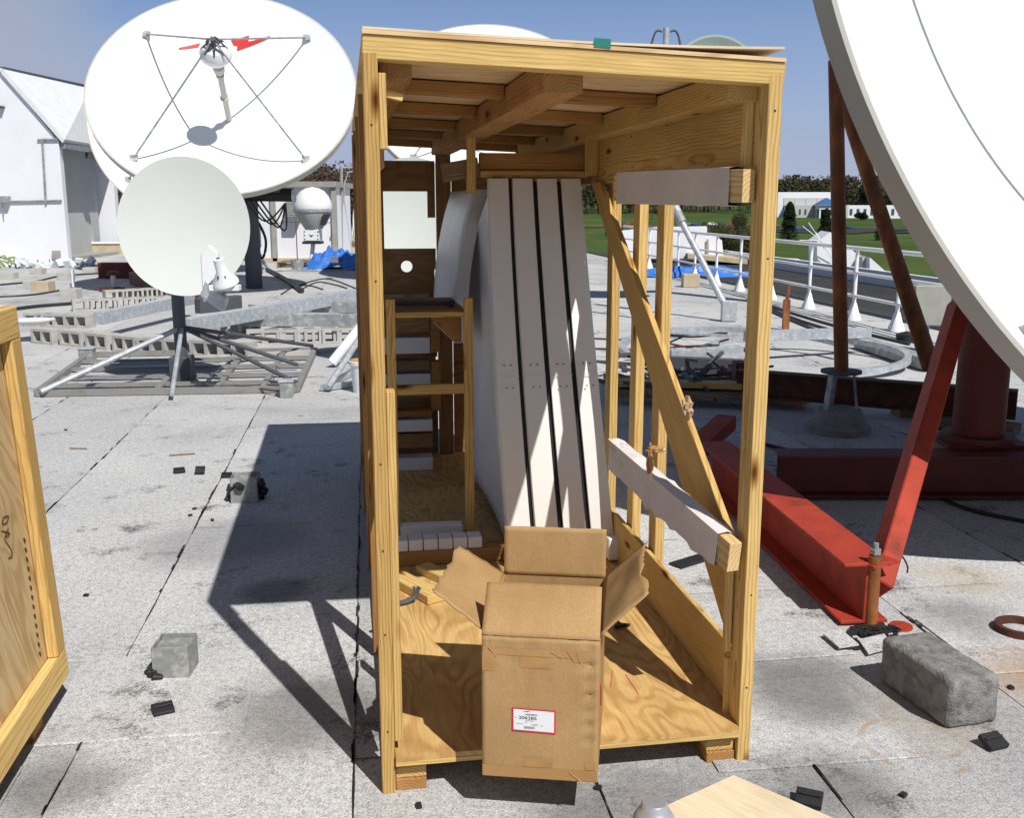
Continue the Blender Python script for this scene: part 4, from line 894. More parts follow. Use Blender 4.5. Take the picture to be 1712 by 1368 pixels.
m = MB(); m.lathe([(.001, 0), (.14, 0), (.18, .28), (.185, .28), (.001, .24)], b, n=20); m.build('pail', M['galvold'], t, smooth=True)
m = MB(); m.tube(b+Vector((0, 0, .2)), b+Vector((0, 0, 1.28)), .014, n=6); m.build('rod', M['rust'], t)
def tarp(label, c, rx, ry, h, seed, n=26):
    m = MB(); vs = []
    for j in range(n+1):
        for i in range(n+1):
            x = -1+2*i/n; y = -1+2*j/n; rr = max(0, 1-(x*x+y*y)*.9); q = Vector((x*3, y*3, seed))
            z = h*rr**.7*(.55+.9*abs(noise.noise(q)))+.03*noise.noise(q*3)+.015
            vs.append(Vector(c)+Vector((x*rx*(1+.2*noise.noise(q*.7)), y*ry*(1+.2*noise.noise(q*.7+Vector((5, 0, 0)))), max(.012, z))))
    m._add(vs, [(j*(n+1)+i, j*(n+1)+i+1, (j+1)*(n+1)+i+1, (j+1)*(n+1)+i) for j in range(n) for i in range(n)])
    o = m.build('blue_tarp', M['tarp'], None, smooth=False); return tag(o, label, 'tarpaulin')
tarp('crumpled blue tarpaulin lying beside the domed radome antenna', G(566, 449), .85, .8, .55, 1.3)
tarp('crumpled blue tarpaulin lying along the foot of the white railing', G(1160, 461), 1.35, .7, .26, 4.3)
tag(board('concrete_brick', G(554, 434, .45), G(565, 434, .45), .15, .14, M['conc'], None), 'grey brick weighing down the blue tarpaulin by the radome', 'brick')
# pipe frame and fence behind crate edge
t = thing('pipe_arch', 'thin grey pipe frame with a curved corner brace left of the open crate', 'frame', G(585, 432))
Y = 31.5; m = MB(); m.tube(PY(571, 432, Y), PY(571, 280, Y), .045, n=8); m.tube(PY(571, 280, Y), PY(650, 280, Y), .035, n=8); m.build('frame_pipe', M['trim'], t)
m = MB(); m.path([PY(574, 340, Y), PY(576, 305, Y), PY(582, 288, Y), PY(600, 284, Y)], .03); m.build('corner_brace', M['trim'], t)
t = thing('picket_fence', 'row of small white pickets on the far parapet left of the crate', 'fence', PY(590, 410, 36))
for k in range(9): q = PY(577+4*k, 393, 36.3); m = MB(); m.prism([q+Vector((-.035, 0, -.05)), q+Vector((.035, 0, -.05)), q+Vector((.0, 0, .35))], (0, .03, 0)); m.build('picket', M['white'], t)
m = MB(); m.beam(PY(574, 397, 36.3), PY(640, 397, 36.3), .04, .2); m.build('rail', M['tan'], t)

# ------------------------------------------------------------ small rooftop things on the left
def smallbox(px, py, sx, sz, mat, name, label, cat, rz=0., sy=None, z=0):
    p = G(px, py); m = MB(); m.box(p+Vector((0, 0, z+sz/2)), (sx, sy or sx, sz), Matrix.Rotation(rz, 3, 'Z')); o = m.build(name, mat, None, bevel=.006); return tag(o, label, cat)
smallbox(16, 466, .3, .14, M['cmu'], 'pipe_support_block', 'small grey block on the roof in front of the penthouse, leftmost in the picture', 'concrete block')
smallbox(64, 458, .3, .14, M['cmu'], 'pipe_support_block', 'small grey block on the roof below the penthouse wall pipe', 'concrete block')
smallbox(111, 468, .3, .17, M['cmu'], 'pipe_support_block', 'small grey block left of the thin white vent pipe', 'concrete block')
smallbox(153, 457, .32, .15, M['cmu'], 'pipe_support_block', 'small grey block beside the red base beam', 'concrete block')
smallbox(59, 483, .34, .16, M['cmu'], 'pipe_support_block', 'small grey block beside the tan block on the left roof', 'concrete block')
smallbox(73, 487, .34, .2, M['tan'], 'tan_block', 'small tan block on the left roof', 'block')
smallbox(120, 507, .28, .26, M['cmu'], 'pipe_support_block', 'pale grey block on the roof left of the shaded block rows', 'concrete block')
smallbox(137, 443, .5, .06, M['steeldk'], 'scrap_plate', 'dark scrap plate lying beyond the small blocks', 'scrap')
p = G(123, 480); m = MB(); m.tube(p, p+Vector((0, 0, .36)), .035, n=10); tag(m.build('vent_pipe', M['white'], None), 'thin white vent pipe standing on the left roof', 'pipe')
p = G(191, 488); t = thing('roof_drain_stand', 'rusty flanged stub pipe on a cross base left of the small dish', 'pipe', p)
m = MB(); m.tube(p+Vector((0, 0, .05)), p+Vector((0, 0, .33)), .05, n=12); m.build('stub', M['cmu'], t); m = MB(); m.lathe([(.001, .33), (.13, .33), (.10, .40), (.001, .41)], p, n=14); m.build('flange', M['rustdk'], t)
m = MB(); m.beam(p+Vector((-.28, 0, .04)), p+Vector((.2, 0, .04)), .1, .1); m.beam(p+Vector((0, -.18, .04)), p+Vector((0, .18, .04)), .1, .1); m.build('cross_base', M['rustdk'], t)
p = G(54, 541, .22); m = MB(); m.lathe([(.001, .0), (.17, .0), (.27, .045), (.275, .05), (.17, .06), (.001, .065)], p+Vector((0, 0, 0)), n=28); tag(m.build('white_pan', M['white'], None, smooth=True), 'white round pan resting on the blocks behind the plywood crate', 'pan')
# rubble pile by penthouse and green debris
m = MB(); c = G(50, 447)
for k in range(70):
    q = c+Vector((random.gauss(0, .95), random.gauss(0, .35), random.uniform(.0, .16))); m.box(q, [random.uniform(.05, .25) for _ in range(3)], Matrix.Rotation(random.uniform(0, 3), 3, Vector((random.random(), random.random(), 1))))
o = m.build('rubble', M['shingle'], None); tag(o, 'low pile of pale rubble at the foot of the white penthouse', 'rubble'); o['kind'] = 'stuff'
m = MB(); c = G(4, 448)
for k in range(60):
    q = c+Vector((random.gauss(-.35, .25), random.gauss(0, .3), random.uniform(.02, .30))); m.path([q, q+Vector((random.uniform(-.1, .3), 0, .05)), q+Vector((random.uniform(.2, .45), 0, -.18))], .02, 5)
o = m.build('green_tangle', M['greencable'], None); tag(o, 'tangle of green debris at the left edge by the penthouse', 'debris'); o['kind'] = 'stuff'
def cable(name, label, pts, r=.012, mat=None, cat='cable'):
    P = curve_pts([tuple(G(a, b, r+.002)) for a, b in pts], 10); m = MB(); m.path(P, r, 6); return tag(m.build(name, mat or M['cable'], None, smooth=True), label, cat)
cable('roof_cable', 'thin dark cable running across the roof below the penthouse', [(0, 476), (60, 470), (105, 461), (180, 456), (225, 452)], .02)
cable('roof_cable', 'dark cable snaking left of the shaded block rows', [(0, 520), (60, 512), (110, 508), (120, 507)], .03)
cable('roof_cable', 'cable running past the tan block to the thin white vent pipe', [(0, 496), (60, 492), (122, 481)], .018)
cable('conduit_bundle', 'thick black conduit leading from the control boxes over the roof', [(446, 450), (465, 460), (488, 474), (505, 486)], .05)
cable('roof_cable', 'thin cable looping in front of the shelter', [(450, 455), (480, 452), (540, 452), (600, 450)], .02, M['galvold'])
for i, (a, b) in enumerate((((470, 492), (520, 478)), ((500, 486), (560, 476)), ((490, 480), (600, 484)))):
    cable('coiled_cable', 'coiled thin cable lying behind the long slanting beam, the %s loop' % ('left', 'middle', 'long')[i], [a, ((a[0]+b[0])/2, a[1]-14), b, (b[0]+20, b[1]+6)], .014)
m = MB(); m.path(curve_pts([tuple(G(395, 596, .02)), tuple(G(345, 640, .05)), tuple(G(400, 645, .05)), tuple(G(470, 655, .05))], 8), .01, 6); tag(m.build('ground_wire', M['steeldk'], None), 'thin ground wire crossing the ballast frame of the small dish', 'wire')
# ballast boxes on the frame
def ballast(p, w_, h, rz, label):
    t = thing('ballast_box', label, 'ballast box', p); R = Matrix.Rotation(rz, 3, 'Z'); m = MB(); m.box(p+Vector((0, 0, h*.44)), (w_, w_, h*.88), R); m.build('body', M['galvold'], t, bevel=.006)
    m = MB(); m.box(p+Vector((0, 0, h*.94)), (w_*1.14, w_*1.14, h*.12), R); m.build('lid', M['galv'], t, bevel=.004)
ballast(G(480, 664)+Vector((0, 0, .0)), .115, .16, .1, 'small grey lidded box at the right front corner of the ballast frame')
ballast(G(147, 603), .15, .15, .1, 'small grey lidded box at the far left corner of the ballast frame')
# bucket with orange lid
p = G(612, 655); t = thing('bucket', 'pale plastic bucket with an orange lid against the left side of the open crate', 'bucket', p)
m = MB(); m.lathe([(.001, 0), (.115, 0), (.14, .26), (.15, .26), (.15, .29), (.14, .295)], p, n=28); m.build('pail', M['white'], t, smooth=True); m = MB(); m.lathe([(.001, .31), (.135, .30), (.14, .285)], p, n=28); m.build('lid', M['orange'], t, smooth=True)

# pitch pockets (metal box and tarred box)
def pocket(p, s, h, rz, label, tarred):
    t = thing('pitch_box', label, 'metal box', p); R = Matrix.Rotation(rz, 3, 'Z'); th = .004
    m = MB()
    for a in range(4):
        Q = R @ Matrix.Rotation(a*math.pi/2, 3, 'Z'); m.box(p+Q @ Vector((0, s/2, h/2)), (s, th, h), Q)
    m.box(p+Vector((0, 0, h*.86)), (s-.01, s-.01, .006), R)
    m.build('box', M['boxsteel'], t, bevel=.001)
    m = MB(); rg = random.Random(5 if tarred else 3)
    for k in range(26 if tarred else 9):
        a = rg.uniform(0, 6.28) if tarred else rg.uniform(3.2, 4.2); q = p+Vector((math.cos(a)*s*.62, math.sin(a)*s*.62, rg.uniform(0, h*(.75 if tarred else .2))))
        d = rg.uniform(.02, .05); m.box(q, (d, d*1.2, d*.9), Matrix.Rotation(rg.uniform(0, 3), 3, Vector((rg.random(), rg.random(), 1))))
    m.build('tar', M['tar'], t, bevel=.004)
pocket(G(292, 1128)+Vector((0, .02, 0)), .128, .125, .03, 'dull galvanised metal box standing open on the roof left of the crate', False)
pocket(G(408, 840)+Vector((0, .05, 0)), .15, .15, .12, 'pale metal box smeared with black tar at the edge of the crate shadow', True)
def pad(px, py, s, rz, label, tilt=0.25, h=.018):
    p = G(px, py)+Vector((0, 0, h/2+s*.5*math.sin(tilt)))
    m = MB(); m.box(p, (s, s*.8, h), Matrix.Rotation(rz, 3, 'Z') @ Matrix.Rotation(tilt, 3, 'X')); m.box(p+Vector((.0, 0, h*.7)), (s*.9, s*.12, h*.5), Matrix.Rotation(rz, 3, 'Z') @ Matrix.Rotation(tilt, 3, 'X'))
    tag(m.build('rubber_pad', M['rubber'], None, bevel=.002), label, 'rubber pad', 'black rubber scraps on the roof')
pad(300, 791, .07, .4, 'twisted black rubber scrap, leftmost of the three in a line on the roof')
pad(335, 794, .06, .05, 'square black rubber scrap standing on edge between its two neighbours', .9)
pad(379, 799, .065, .1, 'black rubber scrap touching the tarred metal box')
pad(273, 1194, .07, .5, 'black rubber scrap on the patch below the galvanised metal box')
pad(1660, 1250, .075, .35, 'ribbed black rubber pad in front of the big concrete block', .35)
pad(1352, 1345, .075, -.4, 'black rubber scrap at the right edge of the pale plywood sheet')
pad(1037, 1046, .05, .2, 'small black scrap on the crate floor beside the cardboard box') if False else None
for i, (a, b, c_) in enumerate((((117, 750), (145, 751), 'thin stick lying on the pale roof beside the plywood crate'), ((283, 762), (326, 759), 'thin curved stick lying above the row of rubber scraps'))):
    tag(board('thin_stick', G(*a, .006), G(*b, .006), .012, .01, M['pinegrey'], None, bevel=0), c_, 'stick')
for i, (px, py) in enumerate(((110, 719), (318, 862), (355, 870), (144, 996), (325, 851), (700, 1348), (1000, 1318), (1510, 1330), (1690, 1150), (1240, 1320))):
    m = MB(); m.box(G(px, py, .006), (.02, .016, .012), Matrix.Rotation(i, 3, 'Z')); 
    tag(m.build('pebble', M['tar'], None), 'tiny black tar crumb on the roofing, %s counted from the crate on the left' % ORD[i], 'crumb', 'tar crumbs')

# ------------------------------------------------------------ the big open crate
cr = thing('shipping_crate', 'tall open wooden shipping crate with a plywood roof and padded rails', 'crate', CO)
def cb(name, a, b, wd, ht, mat, up=(0, 0, 1), par=None, **k): return board(name, C(*a), C(*b), wd, ht, mat, par or cr, up=up, **k)
def zr(u): return 2.122-.046*u/W_                              # top of the roof frame
def upr(name, u, v, z0, z1, du, dv, mat=None, **k):            # upright: du across, dv deep
    return board(name, C(u+du/2, v+dv/2, z0), C(u+du/2, v+dv/2, z1), dv, du, mat or M['pine'], cr, up=UX, **k)
# runners
for u in (.039, .995):
    for k in range(3): cb('runner', (u+.046, .012 if k != 1 else .02, .019+.036*k-.001), (u+.046, L_-.02, .019+.036*k-.001), .09, .035, M['pine' if k == 1 else 'pineold'])
# floor
m = MB(); m.prism([C(.04, -.012, .108), C(W_-.042, -.012, .108), C(W_-.042, .091, .108), C(W_-.001, .091, .108), C(W_-.001, L_-.02, .108), C(.04, L_-.02, .108)], (0, 0, .016)); fl = m.build('floor_panel', M['ply'], cr, R=Matrix.Rotation(CA, 3, 'Z'))
m = MB(); m.prism([C(.04, -.014, .0945), C(W_-.042, -.014, .0945), C(W_-.042, .25, .0945), C(.04, .25, .0945)], (0, 0, .0125)); m.build('floor_ply', M['pinelight'], cr, R=Matrix.Rotation(CA, 3, 'Z'))
# posts: left side
upr('post', 0, 0, 0, 2.078, .038, .089)
upr('post_liner', .039, .012, .16, 1.20, .024, .05); upr('post_liner', .039, .012, 1.84, 2.03, .02, .05)
for v in (.93, 1.85, 2.75, 3.58): upr('post', 0, v, .02, 2.07, .038, .089, M['pineold'])
# right side
upr('post', W_-.040, 0, 0, 2.046, .040, .089, seg=8, bow=.002)
upr('post', W_+.002, 1.03, .12, 2.02, .038, .089)
upr('post', W_+.002, 1.36, .12, 2.02, .038, .089, M['pinelight']); upr('post', W_+.002, 1.78, .12, 2.02, .038, .089); upr('post', W_+.002, 2.75, .02, 2.02, .038, .089); upr('post', W_+.002, 3.55, .02, 2.02, .038, .089)
# upper side boards (front edge upright)
cb('side_board', (W_-.012, .13, 1.908), (W_-.012, 2.07, 1.908), .02, .225, M['pine'], up=(0, 0, 1))
cb('side_board', (W_-.012, 2.09, 1.908), (W_-.012, L_-.1, 1.908), .02, .225, M['pineold'])
cb('side_board', (.050, .25, 1.90), (.050, L_-.1, 1.90), .018, .20, M['pineold'])
upr('batten', W_-.058, .10, 1.80, 1.99, .018, .04, M['pinelight'])
# lower side boards
cb('side_board', (W_-.012, .10, .225), (W_-.012, 2.1, .225), .02, .20, M['pine'], seg=12, bow=.004)
cb('side_board', (W_-.012, 2.12, .225), (W_-.012, L_-.06, .225), .02, .20, M['pineold'])
upr('batten', W_-.056, .085, .12, .31, .02, .014, M['pinelight'])
# diagonal braces
m = MB(); m.prism([C(W_-.046, a, b) for a, b in ((.092, .352), (.092, .672), (1.0, 1.254), (1.865, 1.80), (2.02, 1.80), (1.0, 1.04))], UX*.022); m.build('diagonal_brace', M['pine'], cr, bevel=.002, R=frame_from(C(0, 2, 1.4)-C(0, 0, 0), UX))
upr('brace_batten', W_-.062, .078, .335, .66, .018, .03, M['pinelight'])
cb('diagonal_brace', (.048, .06, .25), (.048, 2.05, 1.62), .018, .17, M['pineold'])
cb('diagonal_brace', (.048, 3.5, .25), (.048, 2.1, 1.62), .018, .13, M['pineold'])
# roof frame
def rb(name, ua, ub, v, wv, h, top, mat, **k): return cb(name, (ua, v, zr(ua)-top-h/2), (ub, v, zr(ub)-top-h/2), wv, h, mat, **k)
rb('roof_beam', 0, W_+.004, .036, .07, .058, .0, M['pinelight'])
for (u, wu, h, mt) in ((.085, .088, .075, 'pineold'), (.535, .11, .085, 'pineold'), (1.045, .088, .078, 'pine')):
    z = zr(u)-.021-h/2
    cb('roof_joist', (u, .072, z), (u, L_, z), wu, h, M[mt])
for v in (.78, 1.52, 2.30, 3.05): 
    for (a, b) in ((.131, .478), (.592, .999)):
        rb('roof_slat', a, b, v, .09, .04, .016, M['pineold'])
rb('roof_beam', 0, W_, L_-.03, .06, .05, .016, M['pineold'])
mo = MB(); t0 = .001
mo.prism([C(.001, -.004, zr(0)+t0), C(W_+.004, -.004, zr(W_)+t0), C(W_+.004, L_+.01, zr(W_)+t0), C(.001, L_+.01, zr(0)+t0)], (0, 0, .010)); mo.build('roof_panel', M['plyroof'], cr, R=Matrix.Rotation(CA, 3, 'Z'))
mo = MB(); mo.prism([C(.04, .08, zr(0)-.0125), C(W_-.04, .08, zr(W_)-.0125), C(W_-.04, L_-.07, zr(W_)-.0125), C(.04, L_-.07, zr(0)-.0125)], (0, 0, .010)); mo.build('ceiling_panel', M['plyroof'], cr, R=Matrix.Rotation(CA, 3, 'Z'))
# warped top sheet
mo = MB(); vs = []; N = 14
for i in range(N+1):
    u = .002+(W_-.004)*i/N; z = zr(u)+  .012+.022*max(0, (u-.45)/.68)**1.8
    for v in (-.003, 1.25):
        for dz in (0, .006): vs.append(C(u, v, z+dz-.02*(v > 1)*max(0, (u-.45)/.68)))
fs = []
for i in range(N): a = 4*i; b = a+4; fs += [(a, a+2, b+2, b), (a+1, b+1, b+3, a+3), (a, b, b+1, a+1), (a+2, a+3, b+3, b+2)]
fs += [(0, 1, 3, 2), (4*N, 4*N+2, 4*N+3, 4*N+1)]
mo._add(vs, fs); mo.build('warped_top_sheet', M['plypale'], cr, R=Matrix.Rotation(CA, 3, 'Z'))
mo = MB(); mo.prism([C(.60, -.0045, zr(.6)+.006), C(.645, -.0045, zr(.645)+.005), C(.645, -.0045, zr(.645)+.028), C(.60, -.0045, zr(.6)+.028)], -VX*.002); mo.build('green_tape', plain('green_tape', (.02, .20, .16), .5), cr)
# torn wood splinter at top left
cb('corner_block', (.06, .075, 1.985), (.105, .075, 1.975), .02, .02, M['pinelight'])
# cross beam holding the reflector panels
cb('cross_beam', (.56, 2.03, 1.88), (1.10, 2.03, 1.88), .04, .10, M['pineold'])
cb('cross_beam', (.56, 1.995, 1.835), (1.06, 1.995, 1.835), .03, .028, M['pine'])
cb('cross_beam', (.39, 2.02, 1.838), (.555, 2.02, 1.868), .05, .085, M['pinegrey'])
upr('hanger', .497, 1.97, 1.75, 2.06, .04, .03, M['pine']); upr('hanger', 1.045, 1.96, 1.83, 2.0, .06, .03, M['pine'])
for k, u in enumerate((.615, .70, .80, .90)): cb('notched_block', (u, 1.975, 1.812), (u+.045, 1.975, 1.812), .03, .02, M['pinegrey'])
# inner support frame
for u in (.112, .462): upr('inner_upright', u, 1.83, .125, 1.285, .040, .038, M['pine'])
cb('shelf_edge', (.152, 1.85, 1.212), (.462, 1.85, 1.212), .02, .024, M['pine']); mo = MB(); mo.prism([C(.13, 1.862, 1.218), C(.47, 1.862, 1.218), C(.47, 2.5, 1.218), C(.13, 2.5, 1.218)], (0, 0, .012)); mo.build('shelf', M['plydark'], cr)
cb('inner_rail', (.152, 1.85, .87), (.462, 1.85, .87), .03, .045, M['pinelight']); cb('inner_rail', (.13, 1.85, .16), (.462, 1.85, .16), .04, .04, M['pine'])
mo = MB(); mo.prism([C(.30, 1.885, 1.205), C(.455, 1.885, 1.205), C(.455, 1.885, 1.08), C(.42, 1.885, 1.08)], VX*.02); mo.build('corner_gusset', M['pineold'], cr)
cb('cross_beam', (.10, 1.62, .158), (.62, 1.62, .158), .09, .065, M['pineold'])
cb('cross_beam', (.60, 1.58, .16), (1.09, 1.58, .16), .08, .07, M['pine'])
# stepped cradle at the back with foam
for (z, dz, mt) in ((.10, .10, 'foam'), (.26, .09, 'plydark'), (.36, .075, 'foam'), (.45, .04, 'pineold'), (.55, .06, 'plydark'), (.63, .07, 'foam'), (.72, .06, 'pinegrey'), (.82, .10, 'foam'), (.95, .09, 'plydark'), (1.08, .10, 'pinegrey')):
    cb('cradle_foam' if mt == 'foam' else 'cradle_block', (.10, 3.30+.08*(z > .5), z+dz/2), (.425, 3.30+.08*(z > .5), z+dz/2), .12, dz-.004, M[mt])
for z in (.62, .98): cb('cradle_block', (.43, 3.36, z), (.485, 3.36, z), .1, .3, M['pineold'])
# back wall with its cut-out and round hole
def backrect(m, u0, u1, z0, z1): m.prism([C(u0, L_-.015, z0), C(u1, L_-.015, z0), C(u1, L_-.015, z1), C(u0, L_-.015, z1)], VX*.012)
m = MB(); backrect(m, .04, .18, .12, 1.96); backrect(m, .18, .45, 1.777, 1.96); backrect(m, .45, .497, 1.618, 1.96); backrect(m, .18, .25, .12, 1.43); backrect(m, .25, .38, .12, 1.255); backrect(m, .25, .38, 1.385, 1.43); backrect(m, .38, .487, .12, 1.43); backrect(m, .487, .497, .75, .88); backrect(m, .487, .497, .12, .42); backrect(m, .487, .497, 1.02, 1.06); backrect(m, .487, .497, 1.30, 1.43)
hc = (.315, 1.32); N = 16; hr = .036; sq = []; ci = []
for k in range(N):
    a = 2*math.pi*k/N; cx, cz = math.cos(a), math.sin(a); s_ = .065/max(abs(cx), abs(cz)); sq.append((hc[0]+cx*s_, hc[1]+cz*s_)); ci.append((hc[0]+cx*hr, hc[1]+cz*hr))
for k in range(N):
    j = (k+1) % N; m.prism([C(sq[k][0], L_-.015, sq[k][1]), C(sq[j][0], L_-.015, sq[j][1]), C(ci[j][0], L_-.015, ci[j][1]), C(ci[k][0], L_-.015, ci[k][1])], VX*.012)
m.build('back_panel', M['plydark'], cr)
upr('back_post', .50, L_-.07, .12, 2.02, .09, .04, M['plydark']); upr('back_post', 1.04, L_-.07, .12, 2.02, .06, .04, M['pineold'])
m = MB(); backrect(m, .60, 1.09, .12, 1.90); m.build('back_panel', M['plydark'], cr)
cb('back_rail', (.60, L_-.04, 1.9), (1.04, L_-.04, 1.9), .04, .09, M['pineold'])
# padded rails, pulled loose at one end
def padded(a, b, wrap, sag, seed):
    a = C(*a); b = C(*b); R = frame_from(b-a, Vector((0, 0, 1))); o = board('padded_rail', a, b, .040, .092, M['endgrain'], cr, bevel=.001)
    Ln = (b-a).length; m = MB(); N = 22; t0, t1 = .06*1, Ln-.035
    vs = []
    for i in range(N+1):
        x = t0+(t1-t0)*i/N; q = 1.6*noise.noise(Vector((i*.42, seed, 0))); q2 = 1.5*noise.noise(Vector((i*.8, seed+5, 0)))
        prof = [(.027, .052), (.026, .0), (.027, -.054-sag*abs(q)), (-.024, -.056-sag*.6*abs(q2)), (-.028-.016*abs(q), -.012), (-.029-.010*abs(q2), .046+.008*q), (-.004, .056+.012*abs(q2))]
        for y, z in prof: vs.append(a+R @ Vector((x, y, z)))
    n = 7; fs = [(i*n+k, i*n+(k+1) % n, (i+1)*n+(k+1) % n, (i+1)*n+k) for i in range(N) for k in range(n)]
    m._add(vs, fs); m.build('wrap', wrap, o, smooth=True); return o
padded((.365+.70, .05, 1.750), (.905, .85, 1.757), M['paperwrap'], .004, 1.)
padded((1.052, -.0, .672), (.90, .86, .80), M['whitewrap'], .035, 3.)
# staples of tape straps on the upper rail
def tape_blob(c, d1, d2, mat, nm, par, s=.02):
    m = MB(); 
    for k in range(7): a = noise.noise(Vector((k*.7, s*10, 0))); m.beam(Vector(c)+Vector(d1)*k/7+ZX*.01*a, Vector(c)+Vector(d1)*(k+1)/7+ZX*.012*a+Vector((.004*a, 0, 0)), s*(1.4+a), .003, d2)
    m.build(nm, mat, par)
def crumple(name, c, r, mat, seed, par):
    m = MB(); vs = []; N = 9
    for j in range(N+1):
        for i in range(N*2):
            th = math.pi*j/N; ph = math.pi*i/N; d = Vector((math.sin(th)*math.cos(ph), math.sin(th)*math.sin(ph), math.cos(th)))
            vs.append(Vector(c)+Vector((d.x*r[0], d.y*r[1], d.z*r[2]))*(1+.9*noise.noise(d*2.3+Vector((seed, 0, 0)))))
    m._add(vs, [(j*2*N+i, j*2*N+(i+1) % (2*N), (j+1)*2*N+(i+1) % (2*N), (j+1)*2*N+i) for j in range(N) for i in range(2*N)]); return m.build(name, mat, par)
def CLu(px, py, u):
    r_ = ray(px, py); A0 = (CO.x*UX.x+CO.y*UX.y)+u; t = A0/(r_.x*UX.x+r_.y*UX.y); return Vector((r_.x*t, r_.y*t, EYE+r_.z*t))
crumple('torn_tape', CLu(1087, 772, .895), (.010, .012, .045), M['tape'], 2., cr); crumple('torn_tape', CLu(1097, 752, .895), (.026, .02, .010), M['tape'], 3., cr)
crumple('paper_scrap', CLu(1149, 684, 1.085), (.018, .02, .034), M['cardedge'], 5., cr)
m = MB(); q = CLu(1246, 318, 1.075)

# nails as small dots on the side boards
m = MB()
for (v, z) in [(.2, 1.85), (.2, 1.95), (.9, 1.83), (.95, 1.98), (1.4, 1.85), (1.42, 1.97), (1.8, 1.9), (.16, .15), (.17, .28), (.93, .16), (.95, .3), (1.4, .18), (.5, .2), (.7, .27)]:
    q = C(W_-.0225, v, z); m.tube(q, q-UX*.002, .004, n=6)
for z in (.5, 1.0, 1.5, 1.9, .2, .75): q = C(.019, 0, z); m.tube(q, q-VX*.0015, .003, n=6); q = C(W_-.02, 0, z+.05); m.tube(q, q-VX*.0015, .0035, n=6)
nl = m.build('nail_heads', M['ink'], cr); nl['kind'] = 'stuff'

# ------------------------------------------------------------ reflector panels standing in the crate
def panel_profile(k, n=20):
    """front curve of one panel: list of (u, v, z)"""
    out = []
    for i in range(n+1):
        t = i/n; z = .165+1.65*t; v = 1.55+.40*t-.10*math.sin(math.pi*t)*.8; ub = .625+.1275*k; ut = .600+.112*k; u = ub+(ut-ub)*t-.028*math.sin(math.pi*t*.9)
        if k >= 0: u += 0
        out.append((u, v, z))
    return out
pw = ['leftmost', 'second from the left', 'third from the left', 'rightmost']
for k in range(4):
    P = panel_profile(k); t = thing('reflector_panel', 'upright white dish segment, %s of the four standing in the open crate' % pw[k], 'dish segment', C(.68+.124*k, 1.7, .13), 'dish segments standing in the crate')
    wd = [.104-.012*i/20 for i in range(21)]
    m = MB(); vs = []
    for (u, v, z), w_ in zip(P, wd): vs += [C(u, v, z), C(u+w_, v+.004, z), C(u+w_, v+.02, z), C(u, v+.016, z)]
    n = len(P)-1; fs = [(0, 1, 2, 3), tuple(4*n+i for i in (3, 2, 1, 0))]+[(4*i+q, 4*i+(q+1) % 4, 4*i+4+(q+1) % 4, 4*i+4+q) for i in range(n) for q in range(4)]
    m._add(vs, fs); m.build('edge_flange', M['petal'], t, bevel=.0015)
    m = MB(); vs = []; NS = 10
    for (u, v, z) in P:
        for j in range(NS+1):
            f = j/NS; dd = min(1.3, (3.4*max(0., 1.70-z))**.8+.02); vs.append(C(u+.003+(.05*math.sin(f*2.2)-.04*f)*dd/1.3, v+.012+dd*f, z))
    nn = NS+1; fs = [(i*nn+j, i*nn+j+1, (i+1)*nn+j+1, (i+1)*nn+j) for i in range(n) for j in range(NS)]
    m._add(vs, fs); o = m.build('shell', M['petalback'], t, smooth=True); so = o.modifiers.new('thick', 'SOLIDIFY'); so.thickness = .006
    # dark strip standing in for the shade inside the gap on the right
    if k < 3:
        m = MB(); vs = []
        for (u, v, z), w_ in zip(P, wd): vs += [C(u+w_-.002, v+.022, z), C(u+w_+.022, v+.022, z)]
        m._add(vs, [(2*i, 2*i+1, 2*i+3, 2*i+2) for i in range(n)]); g = m.build('gap_shade', M['blackgap'], t)
    for z in (.905, 1.00):
        i = int((z-.165)/1.65*20); u, v, zz_ = P[i]
        for du in (.034, .064): m = MB(); q = C(u+du, v+.002, z+.0); m.tube(q, q-VX*.003, .0035, n=8); m.build('bolt_hole', M['ink'], t)
    m = MB(); i = 9; u, v, z = P[i]; m.beam(C(u+.001, v-.0005, .953), C(u+.097, v+.0005, .953), .0015, .002); m.build('joint_line', M['petalback'], t)
# fifth segment, turned, at the back left
t = thing('reflector_panel', 'curved grey dish segment leaning behind and left of the four upright ones', 'dish segment', C(.45, 2.6, .13), 'dish segments standing in the crate')
m = MB(); vs = []; N = 18
for i in range(N+1):
    f = i/N; z = 1.02+.75*f; u = .462+.02*f+.095*f**2.6; v = 2.3
    vs += [C(u, v, z), C(u+.066, v+.004, z), C(u+.066, v+.02, z), C(u, v+.016, z)]
m._add(vs, [(0, 1, 2, 3), tuple(4*N+i for i in (3, 2, 1, 0))]+[(4*i+q, 4*i+(q+1) % 4, 4*i+4+(q+1) % 4, 4*i+4+q) for i in range(N) for q in range(4)]); m.build('edge_flange', M['petalback'], t)
m = MB(); vs = []
for i in range(N+1):
    f = i/N; z = 1.02+.75*f; u = .462+.02*f+.095*f**2.6
    for j in range(9): g = j/8; vs.append(C(u+.004-.03*g, 2.316+.9*g, z))
m._add(vs, [(i*9+j, i*9+j+1, (i+1)*9+j+1, (i+1)*9+j) for i in range(N) for j in range(8)]); o = m.build('shell', M['petalback'], t, smooth=True); so = o.modifiers.new('thick', 'SOLIDIFY'); so.thickness = .006
